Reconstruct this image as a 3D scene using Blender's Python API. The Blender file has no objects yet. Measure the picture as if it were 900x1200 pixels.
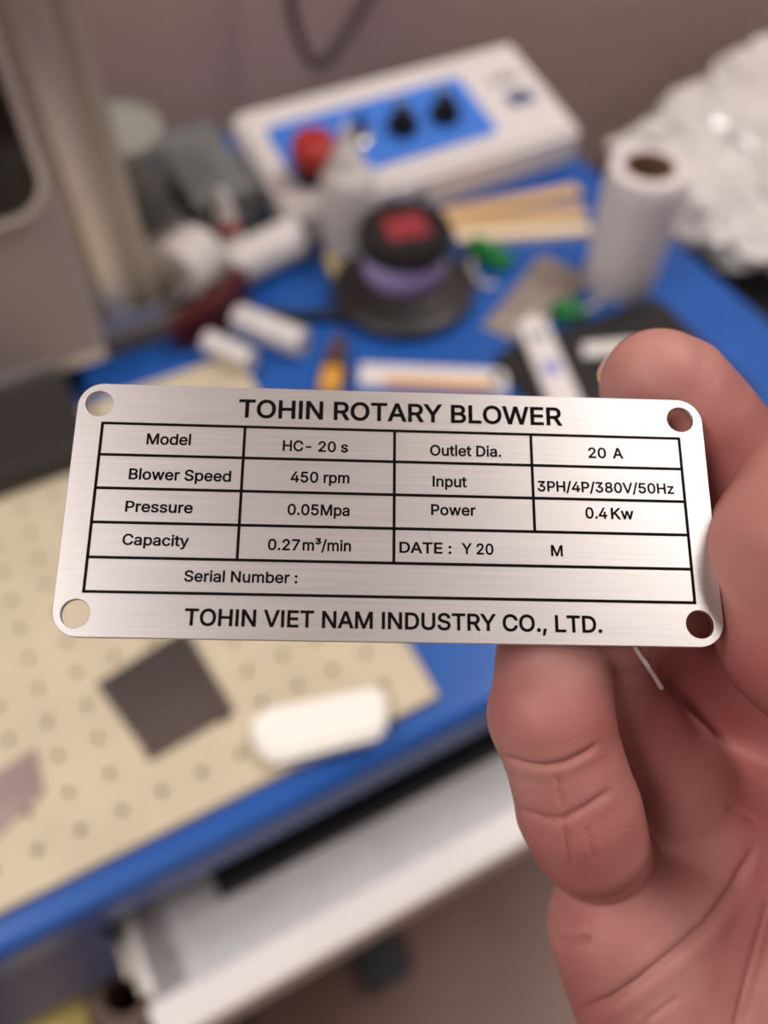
import bpy, bmesh, math, random
import numpy as np
from mathutils import Vector, Matrix, noise
from mathutils.geometry import delaunay_2d_cdt

random.seed(7)
scene = bpy.context.scene
COL = scene.collection

# ------------------------------------------------------------------ camera
TZ = 0.75                      # bench top height above the floor
FPX = 1000.0                   # focal length in pixels of the 900x1200 frame
PITCH = math.radians(54.0)     # looking down
YAW = math.radians(27.3)       # heading relative to the bench depth axis
C0 = Vector((0.0, 0.0, TZ + 0.45))
cam = bpy.data.cameras.new('camera')
cam.sensor_fit = 'HORIZONTAL'
cam.sensor_width = 36.0
cam.lens = FPX / 900.0 * 36.0
cam.clip_start = 0.004
cam.clip_end = 30.0
cam.dof.use_dof = True
cam.dof.focus_distance = 0.1055
cam.dof.aperture_fstop = 13.5
camo = bpy.data.objects.new('camera', cam)
camo.location = C0
camo.rotation_euler = (math.pi / 2 - PITCH, 0.0, -YAW)
COL.objects.link(camo)
scene.camera = camo

# ------------------------------------------------------------------ light, exposure
w = bpy.data.worlds.new('world')
scene.world = w
w.use_nodes = True
w.node_tree.nodes['Background'].inputs[0].default_value = (1.0, 0.94, 0.92, 1)
w.node_tree.nodes['Background'].inputs[1].default_value = 0.42

def area(name, loc, size, power, color, rot=(0, 0, 0)):
    l = bpy.data.lights.new(name, 'AREA')
    l.shape = 'RECTANGLE'
    l.size, l.size_y = size
    l.energy = power
    l.color = color
    o = bpy.data.objects.new(name, l)
    o.location = loc
    o.rotation_euler = rot
    COL.objects.link(o)
    return o
LAMPS = [((1.12, 0.22, 2.62), (0.25, 1.1), 24.0), ((-1.06, 0.15, 2.62), (0.25, 1.1), 26.0), ((-0.6, -2.4, 2.62), (1.2, 0.25), 11.0)]
for _l, _s, _p in LAMPS:
    area('ceiling_lamp_light', _l, _s, _p, (1.0, 0.955, 0.94))

vs = scene.view_settings
vs.view_transform = 'Standard'
vs.look = 'None'
vs.gamma = 1.0
vs.use_curve_mapping = False
vs.exposure = 0.06

# ------------------------------------------------------------------ helpers
fwd = Vector((math.sin(YAW), math.cos(YAW), 0))
CR = Vector((math.cos(YAW), -math.sin(YAW), 0))
CF = fwd * math.cos(PITCH) - Vector((0, 0, 1)) * math.sin(PITCH)
CU = fwd * math.sin(PITCH) + Vector((0, 0, 1)) * math.cos(PITCH)

def from_view(px, py, depth):
    """World point seen at a photo pixel, at the given depth (metres)."""
    return C0 + (CR * ((px - 450) / FPX) + CU * ((600 - py) / FPX) + CF) * depth

def srgb(*c):
    out = []
    for v in c:
        v /= 255.0
        out.append(v / 12.92 if v <= 0.04045 else ((v + 0.055) / 1.055) ** 2.4)
    return (*out, 1.0)

ORG = {}
def link(o):
    COL.objects.link(o)
    return o

def tag(o, label, cat, group=None):
    o['label'] = label
    o['category'] = cat
    if group:
        o['group'] = group
    return o

def thing(name, label, cat, loc, group=None):
    o = bpy.data.objects.new(name, None)
    o.empty_display_size = 0.02
    o.location = loc
    link(o)
    ORG[o.name] = Vector(loc)
    return tag(o, label, cat, group)

def obj(name, bm, m, parent=None, smooth=None, loc=None):
    """bm authored in world coordinates; linked as one mesh object."""
    if isinstance(bm, bmesh.types.BMesh):
        bmesh.ops.recalc_face_normals(bm, faces=bm.faces)
        me = bpy.data.meshes.new(name)
        bm.to_mesh(me)
        bm.free()
    else:
        me = bm
    org = ORG[parent.name] if parent else Vector(loc if loc is not None else (0, 0, 0))
    me.transform(Matrix.Translation(-org))
    if smooth is not None:
        me.polygons.foreach_set('use_smooth', [True] * len(me.polygons))
        if smooth < 180:
            try:
                me.set_sharp_from_angle(angle=math.radians(smooth))
            except Exception:
                pass
    o = bpy.data.objects.new(name, me)
    me.materials.append(m)
    link(o)
    if parent:
        o.parent = parent
    else:
        o.location = org
    ORG[o.name] = org
    return o

def struct(name, bm, m, smooth=None):
    o = obj(name, bm, m, None, smooth)
    o['kind'] = 'structure'
    return o

def box(x0, x1, y0, y1, z0, z1, bevel=0.0, seg=2, bm=None, M=None):
    b = bmesh.new()
    bmesh.ops.create_cube(b, size=1.0)
    bmesh.ops.transform(b, matrix=Matrix.Translation(((x0 + x1) / 2, (y0 + y1) / 2, (z0 + z1) / 2)) @
                        Matrix.Diagonal((x1 - x0, y1 - y0, z1 - z0, 1)), verts=b.verts)
    if bevel > 0:
        bmesh.ops.bevel(b, geom=b.edges[:], offset=bevel, segments=seg, affect='EDGES', profile=0.5)
    if M is not None:
        bmesh.ops.transform(b, matrix=M, verts=b.verts)
    if bm is None:
        return b
    join(bm, b)
    return bm

def join(bm, b):
    me = bpy.data.meshes.new('tmp')
    b.to_mesh(me)
    b.free()
    bm.from_mesh(me)
    bpy.data.meshes.remove(me)
    return bm

def frame_to(center, axis):
    """Matrix taking local z to axis at center."""
    q = Vector(axis).normalized().to_track_quat('Z', 'Y')
    return Matrix.Translation(center) @ q.to_matrix().to_4x4()

def lathe(profile, center, axis=(0, 0, 1), seg=40, bm=None, closed=False):
    """profile: list of (radius, height). closed joins last to first (ring section)."""
    b = bmesh.new()
    M = frame_to(Vector(center), axis)
    rings = []
    for r, h in profile:
        if r < 1e-7:
            rings.append([b.verts.new(M @ Vector((0, 0, h)))])
        else:
            rings.append([b.verts.new(M @ Vector((r * math.cos(2 * math.pi * i / seg), r * math.sin(2 * math.pi * i / seg), h))) for i in range(seg)])
    pairs = list(zip(rings, rings[1:]))
    if closed:
        pairs.append((rings[-1], rings[0]))
    for a, c in pairs:
        for i in range(seg):
            j = (i + 1) % seg
            if len(a) == 1 and len(c) == 1:
                continue
            if len(a) == 1:
                b.faces.new((a[0], c[i], c[j]))
            elif len(c) == 1:
                b.faces.new((a[i], a[j], c[0]))
            else:
                b.faces.new((a[i], a[j], c[j], c[i]))
    if bm is None:
        return b
    return join(bm, b)

def catmull(pts, n=8):
    pts = [Vector(p) for p in pts]
    out = []
    for i in range(len(pts) - 1):
        p0 = pts[max(i - 1, 0)]; p1 = pts[i]; p2 = pts[i + 1]; p3 = pts[min(i + 2, len(pts) - 1)]
        for k in range(n):
            t = k / n
            out.append(0.5 * ((2 * p1) + (p2 - p0) * t + (2 * p0 - 5 * p1 + 4 * p2 - p3) * t * t + (3 * p1 - p0 - 3 * p2 + p3) * t ** 3))
    out.append(pts[-1])
    return out

def tube(pts, r, seg=10, n=8, bm=None, sx=1.0):
    path = catmull(pts, n)
    b = bmesh.new()
    rings = []
    up = Vector((0, 0, 1))
    t0 = (path[1] - path[0]).normalized()
    u = t0.orthogonal().normalized()
    for i, p in enumerate(path):
        t = (path[min(i + 1, len(path) - 1)] - path[max(i - 1, 0)]).normalized()
        u = (u - t * u.dot(t)).normalized()
        v = t.cross(u)
        rr = r(i / (len(path) - 1)) if callable(r) else r
        rings.append([b.verts.new(p + (u * math.cos(a) * sx + v * math.sin(a)) * rr) for a in [2 * math.pi * k / seg for k in range(seg)]])
    for a, c in zip(rings, rings[1:]):
        for i in range(seg):
            j = (i + 1) % seg
            b.faces.new((a[i], a[j], c[j], c[i]))
    b.faces.new(rings[0][::-1])
    b.faces.new(rings[-1])
    if bm is None:
        return b
    return join(bm, b)

def prism(poly, z0, z1, bevel=0.0):
    """Upright prism over a horizontal polygon (x, y)."""
    b = bmesh.new()
    lo = [b.verts.new((x, y, z0)) for x, y in poly]
    hi = [b.verts.new((x, y, z1)) for x, y in poly]
    n = len(poly)
    b.faces.new(lo[::-1])
    b.faces.new(hi)
    for i in range(n):
        b.faces.new((lo[i], lo[(i + 1) % n], hi[(i + 1) % n], hi[i]))
    if bevel:
        bmesh.ops.bevel(b, geom=b.edges[:], offset=bevel, segments=2, affect='EDGES')
    return b

def rrect(x0, x1, y0, y1, r, n=6):
    out = []
    for cx, cy, a0 in ((x1 - r, y1 - r, 0), (x0 + r, y1 - r, 90), (x0 + r, y0 + r, 180), (x1 - r, y0 + r, 270)):
        for k in range(n + 1):
            a = math.radians(a0 + 90 * k / n)
            out.append((cx + r * math.cos(a), cy + r * math.sin(a)))
    return out

# ------------------------------------------------------------------ materials
def mat(name, color, rough=0.5, metal=0.0, var=0.06, scale=30.0, bump=0.0, bscale=200.0, trans=0.0, ior=1.45, alpha=1.0, coat=0.0, sss=0.0, emit=0.0, spec=0.5, stretch=(1, 1, 1)):
    m = bpy.data.materials.new(name)
    m.use_nodes = True
    nt = m.node_tree
    bs = nt.nodes['Principled BSDF']
    tc = nt.nodes.new('ShaderNodeTexCoord')
    mp = nt.nodes.new('ShaderNodeMapping')
    mp.inputs['Scale'].default_value = stretch
    nt.links.new(tc.outputs['Object'], mp.inputs[0])
    nz = nt.nodes.new('ShaderNodeTexNoise')
    nz.inputs['Scale'].default_value = scale
    nz.inputs['Detail'].default_value = 5
    nt.links.new(mp.outputs[0], nz.inputs['Vector'])
    rp = nt.nodes.new('ShaderNodeValToRGB')
    c = color
    rp.color_ramp.elements[0].position = 0.3
    rp.color_ramp.elements[1].position = 0.7
    rp.color_ramp.elements[0].color = (c[0] * (1 - var), c[1] * (1 - var), c[2] * (1 - var), 1)
    rp.color_ramp.elements[1].color = (min(1, c[0] * (1 + var)), min(1, c[1] * (1 + var)), min(1, c[2] * (1 + var)), 1)
    nt.links.new(nz.outputs['Fac'], rp.inputs[0])
    nt.links.new(rp.outputs[0], bs.inputs['Base Color'])
    bs.inputs['Roughness'].default_value = rough
    bs.inputs['Metallic'].default_value = metal
    bs.inputs['IOR'].default_value = ior
    bs.inputs['Transmission Weight'].default_value = trans
    bs.inputs['Alpha'].default_value = alpha
    bs.inputs['Coat Weight'].default_value = coat
    bs.inputs['Specular IOR Level'].default_value = spec
    if sss:
        bs.inputs['Subsurface Weight'].default_value = sss
        bs.inputs['Subsurface Radius'].default_value = (1.0, 0.4, 0.25)
        bs.inputs['Subsurface Scale'].default_value = 0.003
    if emit:
        bs.inputs['Emission Color'].default_value = color
        bs.inputs['Emission Strength'].default_value = emit
    if bump:
        n2 = nt.nodes.new('ShaderNodeTexNoise')
        n2.inputs['Scale'].default_value = bscale
        n2.inputs['Detail'].default_value = 4
        nt.links.new(mp.outputs[0], n2.inputs['Vector'])
        bp = nt.nodes.new('ShaderNodeBump')
        bp.inputs['Strength'].default_value = bump
        bp.inputs['Distance'].default_value = 0.001
        nt.links.new(n2.outputs['Fac'], bp.inputs['Height'])
        nt.links.new(bp.outputs[0], bs.inputs['Normal'])
    return m

M = {}
M['wall'] = mat('wall_paint', srgb(186, 160, 151), 0.85, var=0.05, scale=3, bump=0.1)
M['ceiling'] = mat('ceiling_paint', srgb(214, 204, 198), 0.9, var=0.03, scale=2)
M['floor'] = mat('floor_vinyl', srgb(150, 122, 112), 0.55, var=0.12, scale=6)
M['blue'] = mat('blue_laminate', srgb(34, 90, 170), 0.32, var=0.06, scale=12)
M['blue_apron'] = mat('blue_painted_steel', srgb(84, 98, 152), 0.5, var=0.06, scale=10)
M['tan'] = mat('tan_fixture_board', srgb(206, 192, 164), 0.6, var=0.07, scale=25, bump=0.2)
M['hole_liner'] = mat('dull_steel', srgb(120, 112, 100), 0.5, 0.6)
M['black'] = mat('black_plastic', srgb(24, 22, 22), 0.5, var=0.15)
M['black_gloss'] = mat('black_glass', srgb(22, 19, 18), 0.12, var=0.1)
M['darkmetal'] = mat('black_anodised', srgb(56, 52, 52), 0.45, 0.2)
M['white'] = mat('white_plastic', srgb(226, 220, 216), 0.4, var=0.03, sss=0.0)
M['whitepaint'] = mat('white_enamel', srgb(232, 226, 222), 0.35, var=0.02)
M['grey'] = mat('grey_enamel', srgb(176, 164, 164), 0.45, var=0.04, scale=8)
M['base_grey'] = mat('grey_base_enamel', srgb(128, 118, 112), 0.5, var=0.05)
M['alu'] = mat('aluminium', srgb(206, 198, 182), 0.45, 0.6, var=0.08, scale=20, stretch=(1, 1, 0.05))
M['silver'] = mat('silver_trim', srgb(210, 206, 202), 0.3, 0.8)
M['steel'] = mat('bare_steel', srgb(160, 155, 152), 0.2, 0.95, var=0.15, scale=15)
M['steel_pink'] = mat('small_steel', srgb(170, 150, 145), 0.4, 0.6, var=0.1)
M['panelblue'] = mat('panel_blue_film', srgb(66, 130, 228), 0.45, var=0.03)
M['red'] = mat('red_plastic', srgb(176, 46, 38), 0.45)
M['redlabel'] = mat('red_label', srgb(150, 50, 58), 0.5, var=0.2, scale=120)
M['lavender'] = mat('lavender_coating', srgb(172, 160, 208), 0.35)
M['wood'] = mat('pale_wood', srgb(214, 178, 128), 0.6, var=0.12, scale=40, stretch=(0.15, 1, 1))
M['wood_light'] = mat('cream_wood', srgb(232, 212, 180), 0.6, var=0.06, scale=40, stretch=(0.15, 1, 1))
M['film'] = mat('stretch_film', srgb(226, 218, 216), 0.3, var=0.02, sss=0.2)
M['film_top'] = mat('film_edge', srgb(212, 200, 188), 0.5, var=0.08, scale=90)
M['card'] = mat('cardboard', srgb(122, 94, 70), 0.8)
M['green'] = mat('green_plastic', srgb(24, 122, 60), 0.4)
M['sachet'] = mat('grey_foil', srgb(168, 158, 148), 0.35, 0.45, var=0.15, scale=60, bump=0.5, bscale=120)
M['maroon'] = mat('maroon_plastic', srgb(86, 24, 26), 0.45)
M['orange'] = mat('orange_plastic', srgb(222, 160, 66), 0.45)
M['yellow'] = mat('yellow_foam', srgb(236, 214, 128), 0.6)
M['brown'] = mat('brown_plastic', srgb(84, 58, 40), 0.5)
M['bluemark'] = mat('blue_ink', srgb(84, 92, 196), 0.5)
M['greymark'] = mat('grey_ink', srgb(140, 138, 140), 0.5)
M['navymark'] = mat('navy_ink', srgb(40, 66, 120), 0.5)
M['cable'] = mat('cable_rubber', srgb(72, 58, 56), 0.5)
M['clear'] = mat('clear_plastic', srgb(205, 208, 200), 0.12, trans=0.85, ior=1.2, var=0.02)
M['frost'] = mat('frosted_lid', srgb(188, 188, 176), 0.4, trans=0.35, ior=1.3, var=0.04)
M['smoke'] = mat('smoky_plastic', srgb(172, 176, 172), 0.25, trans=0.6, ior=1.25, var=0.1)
M['bag'] = mat('crinkled_film', srgb(244, 240, 236), 0.14, alpha=0.72, var=0.02, coat=0.5)
M['trayfloor'] = mat('tray_grey', srgb(205, 202, 202), 0.4)
M['foam'] = mat('white_foam', srgb(250, 248, 238), 0.6, var=0.02)
M['tubecard'] = mat('mauve_card_tube', srgb(150, 128, 116), 0.7)
M['darkblob'] = mat('slate_plastic', srgb(72, 76, 80), 0.6)
M['print'] = mat('black_print', srgb(20, 16, 14), 0.8, var=0.1, spec=0.05)
M['nail'] = mat('fingernail', srgb(206, 160, 146), 0.35, var=0.05, sss=0.2)
M['lampwhite'] = mat('lamp_housing', srgb(235, 235, 235), 0.5)
M['diffuser'] = mat('lamp_diffuser', (1, 0.95, 0.9, 1), 0.5, emit=2.0)

# ------------------------------------------------------------------ room
RX0, RX1, RY0, RY1, RZ = -3.2, 3.2, -4.2, 0.80, 2.70
struct('floor', box(RX0, RX1, RY0, RY1, -0.05, 0.0), M['floor'])
struct('wall_back', box(RX0, RX1, RY1, RY1 + 0.08, -0.05, RZ), M['wall'])
struct('wall_left', box(RX0 - 0.08, RX0, RY0, RY1 + 0.08, -0.05, RZ), M['wall'])
struct('wall_right', box(RX1, RX1 + 0.08, RY0, RY1 + 0.08, -0.05, RZ), M['wall'])
struct('wall_front', box(RX0 - 0.08, RX1 + 0.08, RY0 - 0.08, RY0, -0.05, RZ), M['wall'])
struct('ceiling', box(RX0, RX1, RY0, RY1, RZ, RZ + 0.05), M['ceiling'])
for i, (l, s, p) in enumerate(LAMPS):
    t = thing('ceiling_lamp', ['long ceiling panel lamp on the right above the crate', 'long ceiling panel lamp on the left above the bench', 'ceiling panel lamp far behind the photographer'][i], 'lamp', (l[0], l[1], RZ))
    obj('housing', box(l[0] - s[0] / 2 - 0.03, l[0] + s[0] / 2 + 0.03, l[1] - s[1] / 2 - 0.03, l[1] + s[1] / 2 + 0.03, RZ - 0.05, RZ), M['lampwhite'], t)
    obj('diffuser', box(l[0] - s[0] / 2, l[0] + s[0] / 2, l[1] - s[1] / 2, l[1] + s[1] / 2, RZ - 0.06, RZ - 0.048), M['diffuser'], t)

# ------------------------------------------------------------------ bench
BX0, BX1, BY0, BY1 = -1.0, 0.505, 0.144, 0.765
t = thing('workbench', 'blue topped workbench with an open drawer, under all the tools', 'workbench', (-0.25, 0.45, 0))
obj('tabletop', box(BX0, BX1, BY0, BY1, TZ - 0.044, TZ, 0.010, 4), M['blue'], t)
obj('front_apron', box(BX0 + 0.01, -0.098, BY0 + 0.004, BY0 + 0.024, TZ - 0.16, TZ - 0.0445, 0.002), M['blue_apron'], t)
obj('back_apron', box(BX0 + 0.01, BX1 - 0.01, BY1 - 0.03, BY1 - 0.01, TZ - 0.16, TZ - 0.0445, 0.002), M['blue_apron'], t)
obj('side_apron', box(BX1 - 0.03, BX1 - 0.01, BY0 + 0.03, BY1 - 0.031, TZ - 0.16, TZ - 0.0445, 0.002), M['blue_apron'], t)
for lx in (BX0 + 0.035, BX1 - 0.062):
    for ly in (BY0 + 0.05, BY1 - 0.06):
        obj('leg', box(lx - 0.025, lx + 0.025, ly - 0.025, ly + 0.025, 0.0, TZ - 0.0445, 0.003), M['blue_apron'], t)

# drawer (keyboard tray) pulled out below the top: a part of the bench with its own pieces
DX0, DX1 = -0.088, 0.43
dr = obj('drawer', box(DX0, DX1, 0.094, 0.50, TZ - 0.122, TZ - 0.118, 0.001), M['trayfloor'], t)
dr['label'] = 'white metal keyboard drawer pulled out'
obj('front_lip', box(DX0 - 0.004, DX1 + 0.004, 0.088, 0.112, TZ - 0.135, TZ - 0.095, 0.004, 3), M['whitepaint'], dr)
for sx in (DX0 + 0.002, DX1 - 0.002):
    obj('side_panel', box(sx - 0.002, sx + 0.002, 0.1125, 0.50, TZ - 0.117, TZ - 0.088, 0.001), M['whitepaint'], dr)
for sgn, sx in ((-1, DX0), (1, DX1)):
    b = box(min(sx, sx + sgn * 0.006), max(sx, sx + sgn * 0.006), 0.118, 0.50, TZ - 0.108, TZ - 0.098, 0.001)
    box(min(sx, sx + sgn * 0.011), max(sx, sx + sgn * 0.011), 0.13, 0.50, TZ - 0.105, TZ - 0.101, 0.001, bm=b)
    obj('slide_rail', b, M['alu'], dr)
# keyboard in the drawer
t = thing('keyboard', 'black keyboard half hidden in the drawer under the bench', 'keyboard', (0.15, 0.22, TZ - 0.118))
kb0 = box(-0.036, 0.40, 0.148, 0.29, TZ - 0.118, TZ - 0.104, 0.003)
obj('keyboard_body', kb0, M['black'], t)
kme = None
for r in range(5):
    for k in range(20):
        x = -0.022 + k * 0.0205
        y = 0.162 + r * 0.021
        if kme is None:
            ko = obj('key', box(x, x + 0.017, y, y + 0.017, TZ - 0.1039, TZ - 0.0975, 0.0015, 1), M['black'], t)
            kme = (ko, x, y)
        else:
            kc = kme[0].copy()
            link(kc)
            kc.location = (x - kme[1], y - kme[2], 0)

# ------------------------------------------------------------------ fixture board with real holes
PX, PY0_, PIT, HR = -0.101, 0.1795, 0.0215, 0.0024
FB = (-0.36, 0.1165, 0.160, 0.465)
def board():
    b = bmesh.new()
    z1, z0 = TZ + 0.008, TZ + 0.0005
    nx0 = int(math.ceil((FB[0] + 0.012 - PX) / PIT)); nx1 = int(math.floor((FB[1] - 0.012 - PX) / PIT))
    ny1 = int(math.floor((FB[3] - 0.010 - PY0_) / PIT))
    xs = [PX + PIT * k for k in range(nx0, nx1 + 1)]
    ys = [PY0_ + PIT * k for k in range(0, ny1 + 1)]
    gx = [FB[0]] + [(a + c) / 2 for a, c in zip(xs, xs[1:])] + [FB[1]]
    gy = [FB[2]] + [(a + c) / 2 for a, c in zip(ys, ys[1:])] + [FB[3]]
    N = 16
    for i, x in enumerate(xs):
        for j, y in enumerate(ys):
            x0, x1, y0, y1 = gx[i], gx[i + 1], gy[j], gy[j + 1]
            outer = []
            for k in range(N):
                a = 2 * math.pi * (k + 0.0) / N + math.pi / 4
                c, s = math.cos(a), math.sin(a)
                m = max(abs(c), abs(s))
                c, s = c / m, s / m
                outer.append((x + c * (x1 - x if c > 0 else x - x0), y + s * (y1 - y if s > 0 else y - y0)))
            inner = [(x + HR * math.cos(2 * math.pi * k / N + math.pi / 4), y + HR * math.sin(2 * math.pi * k / N + math.pi / 4)) for k in range(N)]
            vo = [b.verts.new((*p, z1)) for p in outer]
            vi = [b.verts.new((*p, z1)) for p in inner]
            vb = [b.verts.new((*p, z0)) for p in inner]
            for k in range(N):
                q = (k + 1) % N
                b.faces.new((vo[k], vo[q], vi[q], vi[k]))
                b.faces.new((vi[k], vi[q], vb[q], vb[k]))
            b.faces.new(vb)
    # sides and underside
    lo = [b.verts.new((x, y, TZ)) for x, y in ((FB[0], FB[2]), (FB[1], FB[2]), (FB[1], FB[3]), (FB[0], FB[3]))]
    hi = [b.verts.new((x, y, z1)) for x, y in ((FB[0], FB[2]), (FB[1], FB[2]), (FB[1], FB[3]), (FB[0], FB[3]))]
    for i in range(4):
        b.faces.new((lo[i], lo[(i + 1) % 4], hi[(i + 1) % 4], hi[i]))
    b.faces.new(lo[::-1])
    bmesh.ops.remove_doubles(b, verts=b.verts, dist=1e-6)
    return b
fbm = board()
me = bpy.data.meshes.new('fixture_board')
fbm.to_mesh(me); fbm.free()
o = obj('fixture_board', me, M['tan'], None, loc=(-0.12, 0.31, TZ))
tag(o, 'tan board drilled with a grid of small holes on the bench', 'board')
ft = TZ + 0.008

t = thing('steel_sheet', 'square dark steel sheet lying on the tan board', 'steel sheet', (-0.02, 0.23, ft))
obj('sheet', prism([(-0.050, 0.253), (-0.036, 0.197), (0.013, 0.202), (0.006, 0.264)], ft, ft + 0.0015, 0.0003), M['steel'], t)
o = obj('foam_block', prism([(0.018, 0.163), (0.078, 0.150), (0.091, 0.172), (0.082, 0.178), (0.024, 0.193), (0.014, 0.184)], ft + 0.0, ft + 0.012, 0.003), M['foam'], None, 60, loc=(0.05, 0.17, ft))
tag(o, 'white foam block at the front edge of the tan board', 'block')
o = obj('metal_blank', prism([(-0.125, 0.226), (-0.089, 0.232), (-0.091, 0.206), (-0.125, 0.192)], ft, ft + 0.001, 0.0002), M['steel_pink'], None, loc=(-0.11, 0.21, ft))
tag(o, 'small pinkish metal blank lying at the left end of the tan board', 'metal blank')

# ------------------------------------------------------------------ laser marking machine (left)
t = thing('marking_machine', 'grey machine housing with a black window and aluminium column', 'machine', (-0.05, 0.6, TZ))
obj('base_plate', box(-0.36, 0.13, 0.51, 0.725, TZ, TZ + 0.02, 0.002), M['base_grey'], t)
obj('base_edge_trim', box(0.1301, 0.134, 0.51, 0.725, TZ + 0.004, TZ + 0.021, 0.0008), M['whitepaint'], t)
obj('dark_front_block', box(-0.36, -0.002, 0.408, 0.5095, TZ + 0.0082, TZ + 0.03, 0.003), M['darkmetal'], t)  # dark block filling the zone below the housing front
hs = obj('housing', box(-0.36, 0.033, 0.482, 0.516, TZ + 0.032, TZ + 0.62, 0.008, 3), M['grey'], t, 40)
obj('bottom_trim', box(-0.355, 0.030, 0.478, 0.4815, TZ + 0.030, TZ + 0.040, 0.001), M['silver'], t)
# black window with a rounded silver rim, standing proud of the housing front
def upright_panel(poly, y0, y1):
    b = bmesh.new()
    a = [b.verts.new((x, y0, z)) for x, z in poly]
    c = [b.verts.new((x, y1, z)) for x, z in poly]
    n = len(poly)
    b.faces.new(a); b.faces.new(c[::-1])
    for i in range(n):
        b.faces.new((a[i], c[i], c[(i + 1) % n], a[(i + 1) % n]))
    return b
wx0, wx1, wz0, wz1 = -0.25, 0.026, TZ + 0.152, TZ + 0.36
win = obj('window_pane', upright_panel(rrect(wx0, wx1, wz0, wz1, 0.022, 8), 0.4785, 0.4819), M['black_gloss'], t)
b = bmesh.new()
oo = rrect(wx0 - 0.004, wx1 + 0.004, wz0 - 0.004, wz1 + 0.004, 0.026, 8)
ii = rrect(wx0, wx1, wz0, wz1, 0.022, 8)
n = len(oo)
rows = [[b.verts.new((x, y, z)) for x, z in p] for p, y in ((oo, 0.4818), (oo, 0.476), (ii, 0.476), (ii, 0.4818))]
for r1, r2 in zip(rows, rows[1:] + rows[:1]):
    for i in range(n):
        b.faces.new((r1[i], r1[(i + 1) % n], r2[(i + 1) % n], r2[i]))
obj('window_rim', b, M['silver'], win)
# extruded lift column with T-slots
cx0, cx1, cy0, cy1 = 0.018, 0.082, 0.522, 0.582
prof = [(cx0, cy0), (cx0 + 0.009, cy0), (cx0 + 0.009, cy0 + 0.006), (cx0 + 0.017, cy0 + 0.006), (cx0 + 0.017, cy0),
        (cx0 + 0.047, cy0), (cx0 + 0.047, cy0 + 0.006), (cx0 + 0.055, cy0 + 0.006), (cx0 + 0.055, cy0), (cx1, cy0), (cx1, cy1), (cx0, cy1)]
obj('lift_column', prism(prof, TZ + 0.02, TZ + 0.72), M['alu'], t)
obj('column_rail', box(cx0 + 0.024, cx0 + 0.040, cy0 - 0.005, cy0 - 0.0001, TZ + 0.03, TZ + 0.70, 0.001), M['silver'], t)
obj('column_foot', box(cx0 - 0.002, cx1 + 0.022, cy0 - 0.008, cy0 - 0.0055, TZ + 0.02, TZ + 0.032, 0.001), M['silver'], t)

# ------------------------------------------------------------------ control console
KX0, KX1, KYF, KYB, KHF, KHB = 0.205, 0.490, 0.562, 0.688, 0.036, 0.060
t = thing('control_console', 'white control console with blue panel and knobs at the back of the bench', 'control console', ((KX0 + KX1) / 2, (KYF + KYB) / 2, TZ))
b = bmesh.new()
pts = [(KYF, 0.0), (KYB, 0.0), (KYB, KHB), (KYF, KHF)]
L_ = [b.verts.new((KX0, y, TZ + z)) for y, z in pts]
R_ = [b.verts.new((KX1, y, TZ + z)) for y, z in pts]
b.faces.new(L_[::-1]); b.faces.new(R_)
for i in range(4):
    b.faces.new((L_[i], L_[(i + 1) % 4], R_[(i + 1) % 4], R_[i]))
bmesh.ops.bevel(b, geom=b.edges[:], offset=0.005, segments=3, affect='EDGES')
obj('console_body', b, M['whitepaint'], t, 50)
sl = math.atan2(KHB - KHF, KYB - KYF)
KM = Matrix.Translation((KX0, KYF, TZ + KHF)) @ Matrix.Rotation(sl, 4, 'X')   # local: x along, y up the slope, z out
def on_console(bm):
    bmesh.ops.transform(bm, matrix=KM, verts=bm.verts)
    return bm
pn = obj('blue_panel', on_console(prism(rrect(0.020, 0.210, 0.022, 0.098, 0.008), 0.0002, 0.0016)), M['panelblue'], t)
def knob(px_, py_):
    b = lathe([(0.0, 0.0016), (0.0135, 0.0016), (0.0135, 0.008), (0.011, 0.012), (0.0, 0.012)], (px_, py_, 0), seg=28)
    return b
for kx, ky in ((0.131, 0.056), (0.173, 0.056)):
    kb = obj('rotary_knob', on_console(knob(kx, ky)), M['black'], t, 50)
    g = prism([(kx - 0.005, ky - 0.001), (kx, ky - 0.0175), (kx + 0.005, ky - 0.001), (kx + 0.005, ky + 0.001), (kx, ky + 0.0175), (kx - 0.005, ky + 0.001)], 0.0115, 0.022, 0.0008)
    obj('pointer_grip', on_console(g), M['black'], kb)
    obj('pointer_mark', on_console(box(kx - 0.001, kx + 0.001, ky + 0.006, ky + 0.014, 0.0221, 0.0226)), M['white'], kb)
kx, ky = 0.037, 0.034
eb = obj('stop_button_collar', on_console(lathe([(0, 0.0016), (0.016, 0.0016), (0.016, 0.006), (0.010, 0.008), (0.010, 0.018), (0, 0.018)], (kx, ky, 0))), M['black'], t, 50)
obj('stop_button', on_console(lathe([(0, 0.016), (0.0175, 0.016), (0.0188, 0.019), (0.0188, 0.030), (0.0165, 0.0345), (0.010, 0.036), (0, 0.0362)], (kx, ky, 0))), M['red'], eb, 50)
kx, ky = 0.090, 0.056
kb = obj('key_switch', on_console(lathe([(0, 0.0016), (0.011, 0.0016), (0.011, 0.006), (0.0085, 0.008), (0.0, 0.008)], (kx, ky, 0))), M['silver'], t, 50)
obj('key', on_console(box(kx - 0.001, kx + 0.001, ky - 0.008, ky + 0.008, 0.0078, 0.026, 0.0004)), M['black'], kb)
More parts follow.
